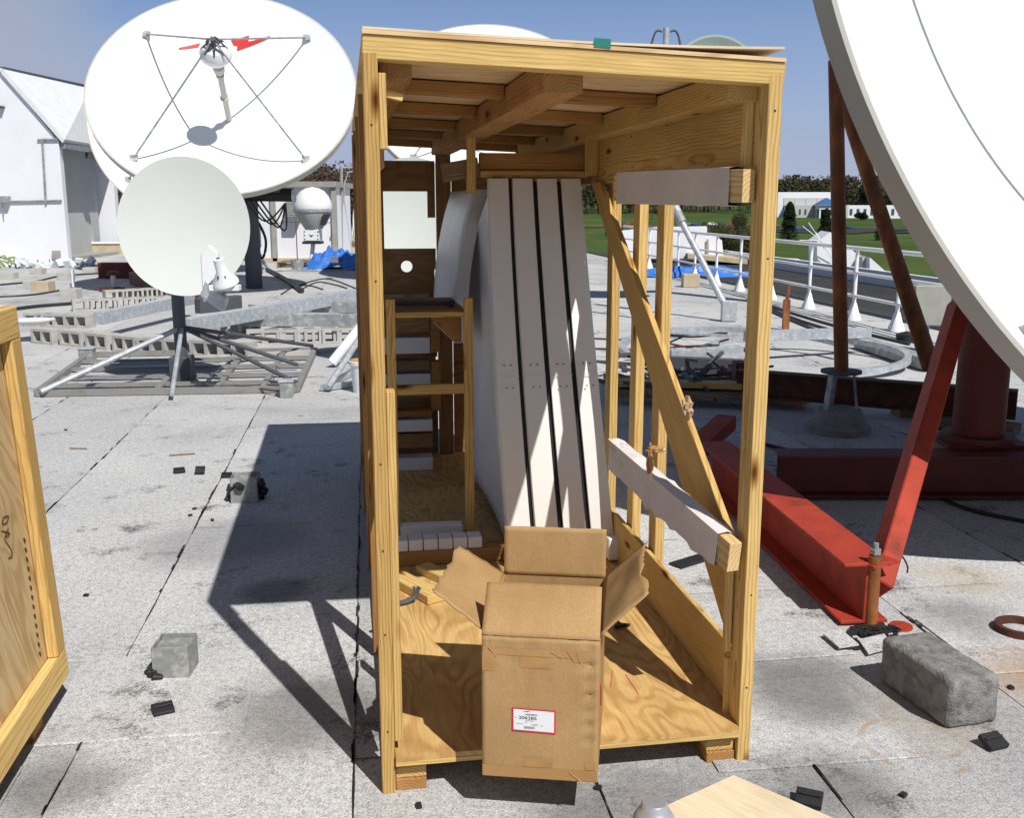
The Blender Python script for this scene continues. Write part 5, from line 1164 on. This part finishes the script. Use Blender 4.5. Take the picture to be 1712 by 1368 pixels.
# ------------------------------------------------------------ things on the crate floor
m = MB()
def foam(name, label, a, b, wd, ht, bow=0): return tag(board(name, C(*a), C(*b), wd, ht, M['foam'], None, bevel=.004, bow=bow, seg=8 if bow else 1), label, 'foam block')
fp = thing('foam_strip', 'white foam strip cut into squares on the beam in front of the inner frame', 'foam block', C(.3, 1.62, .19))
for k in range(6): board('foam_square', C(.112+.066*k, 1.62, .217), C(.174+.066*k, 1.62, .217), .085, .05, M['foam'], fp, bevel=.003)
foam('foam_roll', 'rounded white foam strip on the bottom rail of the inner frame', (.155, 1.86, .205), (.445, 1.85, .205), .06, .045)
foam('foam_block', 'upright white foam block at the foot of the leftmost dish segment', (.60, 1.50, .16), (.66, 1.50, .16), .05, .09)
foam('foam_block', 'white foam block between the cardboard box and the lower side board', (1.06, 1.50, .185), (1.12, 1.50, .185), .05, .10)
tag(board('foam_sheet', C(.072, .62, .13), C(.072, .62, .36), .06, .012, M['foam'], None, up=UX), 'white foam sheet leaning inside the left front post of the crate', 'foam sheet')
o = board('wood_offcut', C(.10, 1.42, .144), C(.26, 1.13, .144), .085, .036, M['pinelight'], None); tag(o, 'pale pine offcut lying on the crate floor by the pry bar', 'offcut')
o = board('wood_offcut', C(.23, 1.50, .143), C(.40, 1.24, .143), .07, .034, M['pinelight'], None); tag(o, 'pine offcut lying behind the other offcut, half under the box flap', 'offcut')
o = board('wood_offcut', C(.385, 1.12, .15), C(.46, 1.16, .17), .04, .03, M['pineold'], None); tag(o, 'short reddish wood stub beside the left flap of the box', 'offcut')
# pry bar
b0 = CLu(662, 1006, .08); pts = [G(640, 1016, .15), G(662, 1010, .14), G(680, 1006, .138), G(692, 999, .15), G(696, 991, .168)]
m = MB(); m.path(curve_pts([tuple(p) for p in pts], 5), .011, 8); e = pts[-1]; m.beam(e, e+Vector((.012, .01, .02)), .022, .006); m.beam(e, e+Vector((-.012, .01, .022)), .012, .006)
tag(m.build('pry_bar', M['steeldk'], None, smooth=True), 'dark steel pry bar hook resting on the crate floor beside the left post', 'pry bar')
# hammer on the shelf
a = C(.16, 2.1, 1.243); b = C(.42, 2.0, 1.248); m = MB(); t = thing('hammer', 'dark hammer lying on the shelf of the inner frame', 'hammer', a)
m.tube(a, b, .011, n=8); m.build('handle', M['steeldk'], t, smooth=True); m = MB(); m.beam(b+UX*.0-VX*.04, b+VX*.05, .028, .03); m.build('head', M['ink'], t, bevel=.003)
# black scrap on the floor beside box
m = MB(); q = G(1040, 1048, .13); m.prism([q+Vector((-.03, -.02, 0)), q+Vector((.03, .0, 0)), q+Vector((.0, .006, 0)), q+Vector((-.02, .03, 0))], (0, 0, .012)); tag(m.build('plastic_scrap', M['rubber'], None), 'torn black plastic scrap on the crate floor right of the cardboard box', 'scrap')
# red crayon strokes on the plywood floor
m = MB()
for (a, b) in (((1024, 1122), (1021, 1150)), ((1046, 1128), (1068, 1162))):
    A_, B_ = G(*a, .1250), G(*b, .1250); m.beam(A_, B_, .004, .0006)
m.build('crayon_mark', plain('red_crayon', (.55, .13, .08), .8), cr)

# ------------------------------------------------------------ cardboard box
def carton():
    rot = math.radians(-7.); bw, bd, bh = .322, .475, .418; org = Vector((-.083, 2.598, .1265))
    X = Vector((math.cos(rot), math.sin(rot), 0)); Yv = Vector((-math.sin(rot), math.cos(rot), 0))
    def P(x, y, z): return org+X*x+Yv*y+ZX*z
    R = Matrix((X, Yv, ZX)).transposed(); t = thing('cardboard_box', 'open brown cardboard box with a red bordered shipping label on the crate floor', 'box', P(bw/2, bd/2, 0)); th = .005
    # front wall, gently buckled, with a dented right edge
    m = MB(); NX, NZ = 26, 34; vs = []
    def fz(i, j):
        x = i/NX; z = j/NZ; y = -.004*math.sin(math.pi*x)*math.sin(math.pi*z)
        for q in range(6):
            zc = .30+q*.105; d = ((x-.915)/.035)**2+((z-zc-.25*(x-.915))/.022)**2; y += .011*math.exp(-d)
        y += .0035*noise.noise(Vector((x*6, z*7, 1)))*(z > .8 or z < .12)
        if z > .95: y += .004*noise.noise(Vector((x*15, 2, 3)))
        return y
    for j in range(NZ+1):
        for i in range(NX+1): vs.append(P(bw*i/NX, fz(i, j), bh*j/NZ+(.002*noise.noise(Vector((i*.8, 0, 4))) if j == NZ else 0)))
    m._add(vs, [(j*(NX+1)+i, j*(NX+1)+i+1, (j+1)*(NX+1)+i+1, (j+1)*(NX+1)+i) for j in range(NZ) for i in range(NX)])
    o = m.build('front_wall', M['card'], t, smooth=True, R=R); s_ = o.modifiers.new('thick', 'SOLIDIFY'); s_.thickness = th; s_.offset = 0
    def wall(nm, pts, d, mat=None): m = MB(); m.prism([P(*p) for p in pts], d); return m.build(nm, mat or M['card'], t, R=R)
    wall('side_wall', [(0, th, 0), (0, bd, 0), (0, bd, bh), (0, th, bh)], X*th); wall('side_wall', [(bw-th, th, 0), (bw-th, bd, 0), (bw-th, bd, bh), (bw-th, th, bh)], X*th)
    wall('back_wall', [(th, bd-th, 0), (bw-th, bd-th, 0), (bw-th, bd-th, bh), (th, bd-th, bh)], Yv*th); wall('bottom', [(th, th, 0), (bw-th, th, 0), (bw-th, bd-th, 0), (th, bd-th, 0)], ZX*th)
    def flap(a, b, d, ln, nm, seed, ragged=.0, curl=0., taper=0., crease=()):
        """a flap hinged on a-b, folded along direction d"""
        a = P(*a); b = P(*b); d = (X*d[0]+Yv*d[1]+ZX*d[2]).normalized(); n1 = (b-a).cross(d).normalized(); NU, NV = 22, 10; m = MB(); vs = []
        for j in range(NV+1):
            for i in range(NU+1):
                u = i/NU; v = j/NV; L2 = ln*(1+(ragged*noise.noise(Vector((u*5, seed, 0)))+ragged*.5*noise.noise(Vector((u*14, seed, 3))) if j == NV else 0)); uu = u+(u-.5)*taper*v
                p = a+(b-a)*uu+d*L2*v+n1*(curl*math.sin(math.pi*u)*v+curl*.6*noise.noise(Vector((u*3, v*2, seed)))*v)
                for cz in crease: p += n1*(-.003*math.exp(-((v-cz)/.05)**2))
                vs.append(p)
        m._add(vs, [(j*(NU+1)+i, j*(NU+1)+i+1, (j+1)*(NU+1)+i+1, (j+1)*(NU+1)+i) for j in range(NV) for i in range(NU)])
        o = m.build(nm, M['card'], t, smooth=True, R=R); s_ = o.modifiers.new('thick', 'SOLIDIFY'); s_.thickness = .0045
    flap((bw, bd, bh), (0, bd, bh), (0, .10, 1), .157, 'flap', 1, .01, .002)
    flap((0, .002, bh+.001), (bw, .002, bh+.001), (0, .72, .72), .155, 'flap', 2, .012, .003)
    flap((0, bd, bh), (0, 0.03, bh), (-.78, -.16, .60), .175, 'flap', 3, .09, .012, -.12, (.38, .8))
    flap((bw, .03, bh), (bw, bd, bh), (.70, .10, .66), .178, 'flap', 4, .16, -.022, -.05)
    # tape: bottom strip, lower tab, corner, top tab and corner pieces
    def tp(x0, x1, z0, z1, nm='tape', q=0):
        m = MB(); N = 10; vs = []
        for j in range(5):
            for i in range(N+1):
                x = x0+(x1-x0)*i/N; z = z0+(z1-z0)*j/4; e = .003*noise.noise(Vector((x*60, q, 0))) if j == 4 else 0
                ii = x/bw*NX; jj = z/bh*NZ; vs.append(P(x, fz(min(NX, max(0, ii)), min(NZ, max(0, jj)))-.0036, z+e))
        m._add(vs, [(j*(N+1)+i, j*(N+1)+i+1, (j+1)*(N+1)+i+1, (j+1)*(N+1)+i) for j in range(4) for i in range(N)]); m.build(nm, M['tape'], t, smooth=True)
    tp(.001, bw-.002, .002, .036, q=1); tp(.118, .196, .037, .068, q=2); tp(.286, .318, .037, .062, q=3)
    tp(.106, .186, bh-.085, bh-.052, q=4); tp(.002, .036, bh-.10, bh-.048, q=5); tp(.25, .30, bh-.062, bh-.045, q=6); tp(.004, .30, bh-.051, bh-.03, q=7)
    # wrinkles of loose tape
    m = MB()
    for (x, z, a, l_) in ((.19, bh-.035, -.5, .035), (.235, bh-.03, -1.0, .03), (.26, bh-.035, -1.2, .03), (.02, bh-.03, -.9, .035), (.055, .03, 1.2, .03), (.245, .028, -.7, .05)):
        A_ = P(x, -.0045, z); m.beam(A_, A_+X*math.cos(a)*l_+ZX*math.sin(a)*l_, .002, .003, Yv)
    m.build('tape_wrinkle', M['card'], t)
    # label
    lx0, lx1, lz0, lz1 = .085, .205, .145, .215; sk = -.0035
    def Lp(x, z, e): return P(x, -.0075-e, z+sk*(x-lx0)/.12)
    def lq(x0, x1, z0, z1, e, nm, mat, par): m = MB(); m.prism([Lp(x0, z0, e), Lp(x1, z0, e), Lp(x1, z1, e), Lp(x0, z1, e)], -Yv*.0004); return m.build(nm, mat, par)
    lb = lq(lx0, lx1, lz0, lz1, 0, 'label', M['redprint'], t); lq(lx0+.004, lx1-.004, lz0+.005, lz1-.004, .0006, 'label_paper', M['paper'], lb)
    def text(s_, x, z, size, mat, xs=1.0, bold=0):
        cu = bpy.data.curves.new('lettering', 'FONT'); cu.body = s_; cu.size = 1; cu.offset = bold; cu.extrude = 0
        ob = bpy.data.objects.new('tmp', cu); COL.objects.link(ob); dg = bpy.context.evaluated_depsgraph_get(); me = bpy.data.meshes.new_from_object(ob.evaluated_get(dg)); bpy.data.objects.remove(ob)
        for v_ in me.vertices: p = Lp(x+v_.co.x*xs*size, z+v_.co.y*size, .0014); v_.co = p-Lp(x, z, .0014)
        me.materials.clear(); me.materials.append(mat); o = bpy.data.objects.new('lettering', me); register(o, Matrix.Translation(Lp(x, z, .0014)), lb)
    def tiny(x, z, n, h, name='small_print'):      # print too small to read in the photograph
        m = MB(); q_ = random.Random(n)
        for _ in range(n):
            w_ = q_.uniform(.0006, .0018); m.prism([Lp(x, z, .0014), Lp(x+w_, z, .0014), Lp(x+w_, z+h*q_.uniform(.6, 1), .0014), Lp(x, z+h*.8, .0014)], -Yv*.0003); x += w_+q_.uniform(.0006, .0014)
        m.build(name, M['inkgrey'], lb)
    text('ANDREW', .121, .1955, .0068, M['ink'], 1.15, .02); text('206285', .103, .1835, .0125, M['ink'], 1.35, .015); tiny(.0945, .186, 2, .003); tiny(.122, .1785, 12, .0028)
    tiny(.096, .168, 9, .0022); tiny(.120, .1735, 4, .002); text('1685', .137, .166, .009, M['inkgrey'], 1.1); tiny(.165, .1665, 3, .003)
    m = MB(); m.prism([Lp(.115, .2055, .0014), Lp(.128, .2060, .0014), Lp(.137, .2095, .0014), Lp(.127, .2080, .0014)], -Yv*.0003); m.build('flash_mark', M['ink'], lb)
    m = MB(); x = .118; rg = random.Random(4)
    while x < .146: w_ = rg.choice([.0005, .0009, .0013]); m.prism([Lp(x, .1555, .0014), Lp(x+w_, .1555, .0014), Lp(x+w_, .163, .0014), Lp(x, .163, .0014)], -Yv*.0003); x += w_+rg.choice([.0006, .001])
    m.build('barcode', M['inkgrey'], lb)
    m = MB(); m.path([P(bw+.001, .10, .245), P(bw+.0015, .12, .20), P(bw+.0015, .13, .165)], .0022, 6); m.build('crayon_mark', M['redprint'], t)
carton()

# ------------------------------------------------------------ plywood crate on the left
def crate2():
    A = G(106, 1131, .10); hv = (G(0, 1298, .10)-A).normalized(); hv.z = 0; hv.normalize()         # towards the camera
    nr_ = Vector((-hv.y, hv.x, 0)); 
    if nr_.x < 0: nr_ = -nr_
    ln = math.radians(2.6); up = (ZX*math.cos(ln)-nr_*math.sin(ln)).normalized(); out = nr_*math.cos(ln)+ZX*math.sin(ln)
    def Q(a, z, d=0.): return A+hv*a+up*(z-.10)+out*d
    t = thing('plywood_crate', 'closed plywood crate with pine battens and marker scribbles at the left edge', 'crate', A-out*.5-ZX*.1); H = 1.375; Ln = 2.1
    R = Matrix((hv, out, up)).transposed()
    m = MB(); m.prism([Q(.01, .11, -.02), Q(Ln, .11, -.02), Q(Ln, H-.01, -.02), Q(.01, H-.01, -.02)], -out*.012); m.build('side_panel', M['plyside'], t, R=frame_from(hv*.45+up, out))
    def bt(nm, a, b, wd, h, mt='pinelight', **k): return board(nm, a, b, wd, h, M[mt], t, up=up, bevel=.003)
    bt('top_batten', Q(-.01, H-.045, 0), Q(Ln, H-.045, 0), .036, .10); bt('bottom_batten', Q(-.01, .152, 0), Q(Ln, .152, 0), .036, .10)
    board('corner_batten', Q(.035, .204, 0), Q(.035, H-.097, 0), .085, .036, M['pine'], t, up=out, bevel=.003)
    # other sides
    for (p, q, w_) in ((Q(0, .11, -1.0), Q(0, H, -1.0), 0),): pass
    m = MB(); m.prism([Q(0, .11, -.04), Q(0, .11, -1.05), Q(0, H, -1.05), Q(0, H, -.04)], hv*.012); m.build('end_panel', M['plyside'], t)
    m = MB(); m.prism([Q(Ln, .11, -.04), Q(Ln, .11, -1.05), Q(Ln, H, -1.05), Q(Ln, H, -.04)], -hv*.012); m.build('end_panel', M['plyside'], t)
    m = MB(); m.prism([Q(0, .115, -.04), Q(Ln, .115, -.04), Q(Ln, .115, -1.05), Q(0, .115, -1.05)], up*.012); m.build('bottom_panel', M['plyside'], t)
    m = MB(); m.prism([Q(0, H, .0), Q(0, H, -1.06), Q(Ln, H, -1.06), Q(Ln, H, .0)], up*.012); m.build('top_panel', M['plypale'], t, R=R)
    m = MB(); m.prism([Q(0, .11, -1.06), Q(Ln, .11, -1.06), Q(Ln, H, -1.06), Q(0, H, -1.06)], out*.012); m.build('side_panel', M['plyside'], t, R=R)
    for a in (.22, 1.1, 1.9):
        q = Q(a, .0, -.03); q.z = 0; m = MB(); b_ = q-out*1.0; b_.z = 0; m.prism([q-hv*.05, q+hv*.05, b_+hv*.05, b_-hv*.05], ZX*.115); m.build('skid', M['pineold'], t)
    # marker: row of little ovals, and a scribble
    def S_(px, py):      # point on the side panel face under a pixel
        r_ = ray(px, py); o_ = Vector((0, 0, EYE)); n_ = out; p0 = Q(0, .5, -.0185); tt = (p0-o_).dot(n_)/r_.dot(n_); return o_+r_*tt
    for k in range(13):
        f = k/12; c = S_(41+26*f, 904+190*f); m = MB(); pts = [c+hv*.006*math.cos(a)+up*.008*math.sin(a+.6) for a in [i*.7 for i in range(10)]]; m.path(pts, .0018, 4); m.build('ink_mark', M['inkbrown'], t)
    for pts in ([(5, 866), (14, 863), (11, 874), (4, 876), (6, 866)], [(2, 888), (16, 892), (10, 898)], [(14, 884), (8, 902), (18, 918), (20, 930), (14, 934)]):
        m = MB(); m.path(curve_pts([tuple(S_(a, b)) for a, b in pts], 5), .0018, 4); m.build('ink_mark', M['inkbrown'], t)
crate2()

# ------------------------------------------------------------ big concrete block and foreground things
def block():
    a = G(1583, 1223); b = G(1668, 1209); c = G(1490, 1143); X = (b-a); w_ = X.length; X.normalize(); Yv = Vector((-X.y, X.x, 0)); ln = .37; Hh = .178
    c0 = a+X*w_/2+Yv*ln/2; R = Matrix((X, Yv, ZX)).transposed(); m = MB(); N = 30; 
    bm = bmesh.new(); bmesh.ops.create_cube(bm, size=1); bmesh.ops.subdivide_edges(bm, edges=bm.edges[:], cuts=26, use_grid_fill=True)
    for v in bm.verts:
        p = Vector((v.co.x*w_, v.co.y*ln, v.co.z*Hh)); h = Vector((w_, ln, Hh))/2; rr = .022
        q = Vector((max(-h[i]+rr, min(h[i]-rr, p[i])) for i in range(3))); d = p-q
        if d.length > 1e-6: p = q+d.normalized()*min(d.length, rr)
        p += p.normalized()*(.005*noise.noise(p*7)+.0022*noise.noise(p*60)-(.004 if noise.noise(p*38+Vector((3, 1, 2))) > .42 else 0))
        if p.z > 0: p.x -= .0
        v.co = p
    me_ = bpy.data.meshes.new('concrete_block'); bm.to_mesh(me_); bm.free(); me_.materials.append(M['conc']); me_.polygons.foreach_set('use_smooth', [True]*len(me_.polygons))
    o = bpy.data.objects.new('concrete_block', me_); register(o, Matrix.Translation(c0+ZX*(Hh/2-.002)) @ R.to_4x4(), None); tag(o, 'large rough solid concrete block with rounded edges in front of the red mount', 'concrete block')
block()
# pale plywood sheet and canister
q0 = G(1226, 1303, .03); q1 = G(1400, 1378, .03); q2 = G(1105, 1358, .03)
d1_ = (q1-q0).normalized(); d2_ = (q2-q0).normalized(); m = MB(); m.prism([q0, q0+d1_*.75, q0+d1_*.75+d2_*.6, q0+d2_*.6], (0, 0, .012))
tag(m.build('plywood_sheet', M['plypale'], None, R=frame_from(d1_, ZX)), 'pale plywood sheet lying on the roof at the bottom edge', 'plywood sheet')
m = MB(); m.beam(q0+d2_*.3+d1_*.3-ZX*.015, q0+d2_*.32+d1_*.7-ZX*.015, .05, .029); tag(m.build('wood_offcut', M['pinegrey'], None), 'thin wood strip propping the pale plywood sheet', 'offcut')
c = G(1094, 1348, .20); c = Vector((c.x, c.y, .043)); t = thing('metal_canister', 'silver metal canister with a domed shoulder at the bottom edge', 'canister', c)
m = MB(); m.lathe([(.001, 0), (.057, 0), (.057, .10), (.053, .125), (.041, .145), (.034, .154), (.0335, .163), (.030, .168), (.001, .169)], c, n=40); m.build('body', M['alu'], t, smooth=True)
# rust ring, red disc, roofing scraps under the anchor
m = MB(); p = G(1704, 1058); m.lathe([(.072, .0), (.098, .0), (.095, .035), (.075, .035), (.072, .0)], p, n=28); tag(m.build('rusty_ring', M['rustdk'], None, smooth=True), 'rusty iron ring lying on the roof at the right edge', 'ring')
m = MB(); p = G(1506, 1050); m.lathe([(.001, .012), (.045, .012), (.047, .0)], p, n=20); tag(m.build('red_disc', M['red'], None), 'red painted disc lying behind the concrete block', 'cap')
for i, (pts, z, lab) in enumerate((([(1376, 1062), (1405, 1054), (1436, 1080), (1403, 1085)], .022, 'pale square roofing scrap left of the anchor pipe'), ([(1435, 1072), (1478, 1062), (1494, 1084), (1452, 1095)], .014, 'tarry roofing scrap in front of the anchor pipe'), ([(1420, 1050), (1470, 1042), (1496, 1056), (1442, 1066)], .008, 'dark tarry patch around the anchor pipe'), ([(1590, 1096), (1650, 1084), (1690, 1090), (1640, 1100)], .005, 'curled roofing scrap behind the concrete block'))):
    m = MB(); m.prism([G(a, b, z) for a, b in pts], (0, 0, .006)); tag(m.build('roofing_scrap', M['tar'] if i == 2 else (M['rooflow'] if i < 2 else M['roof']), None), lab, 'scrap')
m = MB(); rg = random.Random(9)
for k in range(46):
    q = G(rg.uniform(1415, 1500), rg.uniform(1050, 1085), .012); m.box(q, (rg.uniform(.01, .04), rg.uniform(.008, .02), .012), Matrix.Rotation(rg.uniform(0, 3), 3, 'Z'))
o = m.build('tar_crumbs', M['tar'], None); tag(o, 'loose tar crumbs around the foot of the anchor pipe', 'tar'); o['kind'] = 'stuff'
cable('roof_wire', 'thin rusty wire curling on the roof right of the slanting red leg', [(1504, 925), (1512, 935), (1518, 948), (1517, 958)], .003, M['rustdk'], 'wire')
cable('roof_cable', 'black cable trailing over the shaded roof under the right dish', [(1250, 735), (1330, 755), (1420, 768), (1500, 790), (1600, 845), (1712, 872)], .012)

# ------------------------------------------------------------ junk pile between crate and rusty beam
def hoop(label, px, py, rx, z, tilt, arc=(0, 6.28), rz=0):
    c = G(px, py, z); R = Matrix.Rotation(rz, 3, 'Z') @ Matrix.Rotation(tilt, 3, 'X'); m = MB(); N = 40; vs = []
    for i in range(N+1):
        a = arc[0]+(arc[1]-arc[0])*i/N; d = Vector((math.cos(a), math.sin(a), 0))
        for (r_, zz_) in ((rx-.035, -.03), (rx+.035, -.03), (rx+.035, .03), (rx-.035, .03)): vs.append(c+R @ (d*r_+Vector((0, 0, zz_))))
    m._add(vs, [(4*i+k, 4*i+(k+1) % 4, 4*i+4+(k+1) % 4, 4*i+4+k) for i in range(N) for k in range(4)]); tag(m.build('steel_hoop', M['galv'], None, smooth=False), label, 'steel ring')
hoop('large galvanised ring segment lying in the scrap behind the front right post', 1235, 585, 1.25, .16, .06, (.1, 3.3), .1)
hoop('closed galvanised ring lying behind the rusty beam', 1345, 590, 1.05, .12, .04, (-1.3, 2.9), -.2)
for a, b, w_, h, mt, lb in (((1245, 562, .3), (1455, 556, .25), .05, .12, 'galv', 'galvanised channel lying across the rings'), ((1120, 598, .12), (1240, 590, .15), .10, .16, 'galv', 'pale galvanised channel between the crate posts'), ((1110, 612, .1), (1240, 618, .1), .10, .20, 'steeldk', 'dark steel channel lying across the scrap heap'),
                            ((1440, 572, .08), (1560, 610, .08), .18, .12, 'galvold', 'grey ribbed panel lying right of the rings'), ((1100, 555, .08), (1300, 566, .08), .03, .03, 'galv', 'long thin pipe lying behind the rings')):
    tag(board('steel_channel', G(*a), G(*b), w_, h, M[mt], None), lb, 'steel channel')
for i, (a, b, w_, h, z, mt, lb) in enumerate((((1020, 655), (1245, 662), .30, .05, .10, 'pinegrey', 'wide weathered plank lying in front of the scrap heap'), ((1030, 640), (1240, 645), .16, .05, .17, 'pinelight', 'pale rotten plank on top of the weathered one'), ((1255, 660), (1350, 672), .25, .04, .06, 'pineold', 'short orange brown board under the rusty beam'),
        ((1020, 628), (1110, 660), .14, .05, .14, 'pinegrey', 'grey board slanting out of the scrap heap'), ((1120, 632), (1200, 645), .2, .03, .15, 'reddk', 'faded red board in the scrap heap'), ((1540, 700), (1700, 720), .3, .06, .05, 'pinegrey', 'weathered board behind the red king post'), ((1540, 740), (1690, 735), .2, .05, .04, 'tan', 'tan board behind the red king post'))):
    tag(board('old_board', G(*a, z), G(*b, z), w_, h, M[mt], None, seg=8, bow=.03), lb, 'board')
rg = random.Random(21); m = MB()
for k in range(60):
    p = G(rg.uniform(1020, 1235), rg.uniform(585, 650), rg.uniform(.04, .22)); d = Vector((rg.gauss(0, 1), rg.gauss(0, .8), rg.gauss(0, .12))).normalized()*rg.uniform(.08, .34); m.beam(p-d, p+d, rg.uniform(.015, .06), rg.uniform(.01, .03))
o = m.build('scrap_heap', M['steeldk'], None); tag(o, 'tangled heap of steel and wood scrap seen through the crate posts', 'scrap'); o['kind'] = 'stuff'
m = MB()
for k in range(16):
    p = G(rg.uniform(1020, 1235), rg.uniform(560, 640), rg.uniform(.05, .2)); d = Vector((rg.gauss(0, 1), rg.gauss(0, .5), rg.gauss(0, .10))).normalized()*rg.uniform(.15, .5); m.tube(p-d, p+d, .012, n=5)
o = m.build('wire_tangle', M['rustdk'], None); tag(o, 'tangle of rusty rods in the scrap between the crate and the rings', 'scrap'); o['kind'] = 'stuff'
for i, (a, b) in enumerate((((1110, 560), (1215, 556)), ((1260, 505), (1420, 560)), ((1270, 512), (1450, 580)), ((1250, 500), (1520, 575)))):
    cable('roof_cable', 'dark cable lying along the railing foot, %s of the bundle' % ORD[i], [a, ((a[0]+b[0])/2, (a[1]+b[1])/2+4), b], .02)
p = G(1313, 552); m = MB(); m.beam(p, p+Vector((0, 0, .42)), .09, .05); m.beam(p+Vector((0, 0, .42)), p+Vector((.02, 0, .62)), .05, .04); tag(m.build('rusty_stub_post', M['rust'], None), 'rusty stub post standing in front of the railing', 'post')
p = G(1150, 480); m = MB(); m.box(p+Vector((.05, 0, .14)), (.34, .3, .27)); tag(m.build('tan_block', M['tan'], None, bevel=.01), 'tan block on the roof beside the leaning grey strut', 'block')
p = G(1515, 572); m = MB(); m.lathe([(.001, 0), (.12, .0), (.13, .1), (.001, .14)], p, n=18); tag(m.build('roof_vent', M['rubber'], None), 'black round cap on the roof near the railing', 'cap')
p = G(1545, 590); t = thing('junction_box', 'dark green grey junction box on a stand beside the rusty brace pipe', 'junction box', p)
m = MB(); q = PY(1553, 510, p.y); m.box(q, (.42, .22, .46)); m.build('box', M['trim'], t, bevel=.01); m = MB(); m.tube(p, Vector((p.x, p.y, q.z-.2)), .04, n=8); m.build('stand', M['galv'], t); m = MB(); m.tube(q+Vector((.27, -.1, -.15)), q+Vector((.33, -.1, .1)), .04, n=8); m.build('conduit_elbow', M['galv'], t)
# shaded red steel offcut behind the crate
tag(board('red_channel', G(1155, 760, .08), G(1215, 705, .16), .14, .1, M['red'], None), 'short dark red channel in the shade behind the lower padded rail', 'steel channel')
for a, b, lb in (((1160, 715), (1235, 722), 'upper'), ((1150, 722), (1200, 735), 'lower'), ((1165, 700), (1240, 702), 'highest')):
    tag(board('thin_rod', G(*a, .03), G(*b, .03), .012, .012, M['galv'], None, bevel=0), 'thin bright rod lying in the shade right of the diagonal brace, the %s one' % lb, 'rod')
tag(board('dark_plate', G(1128, 948, .004), G(1180, 932, .004), .08, .02, M['rubber'], None), 'dark rubber strip on the roof behind the diagonal brace', 'strip')
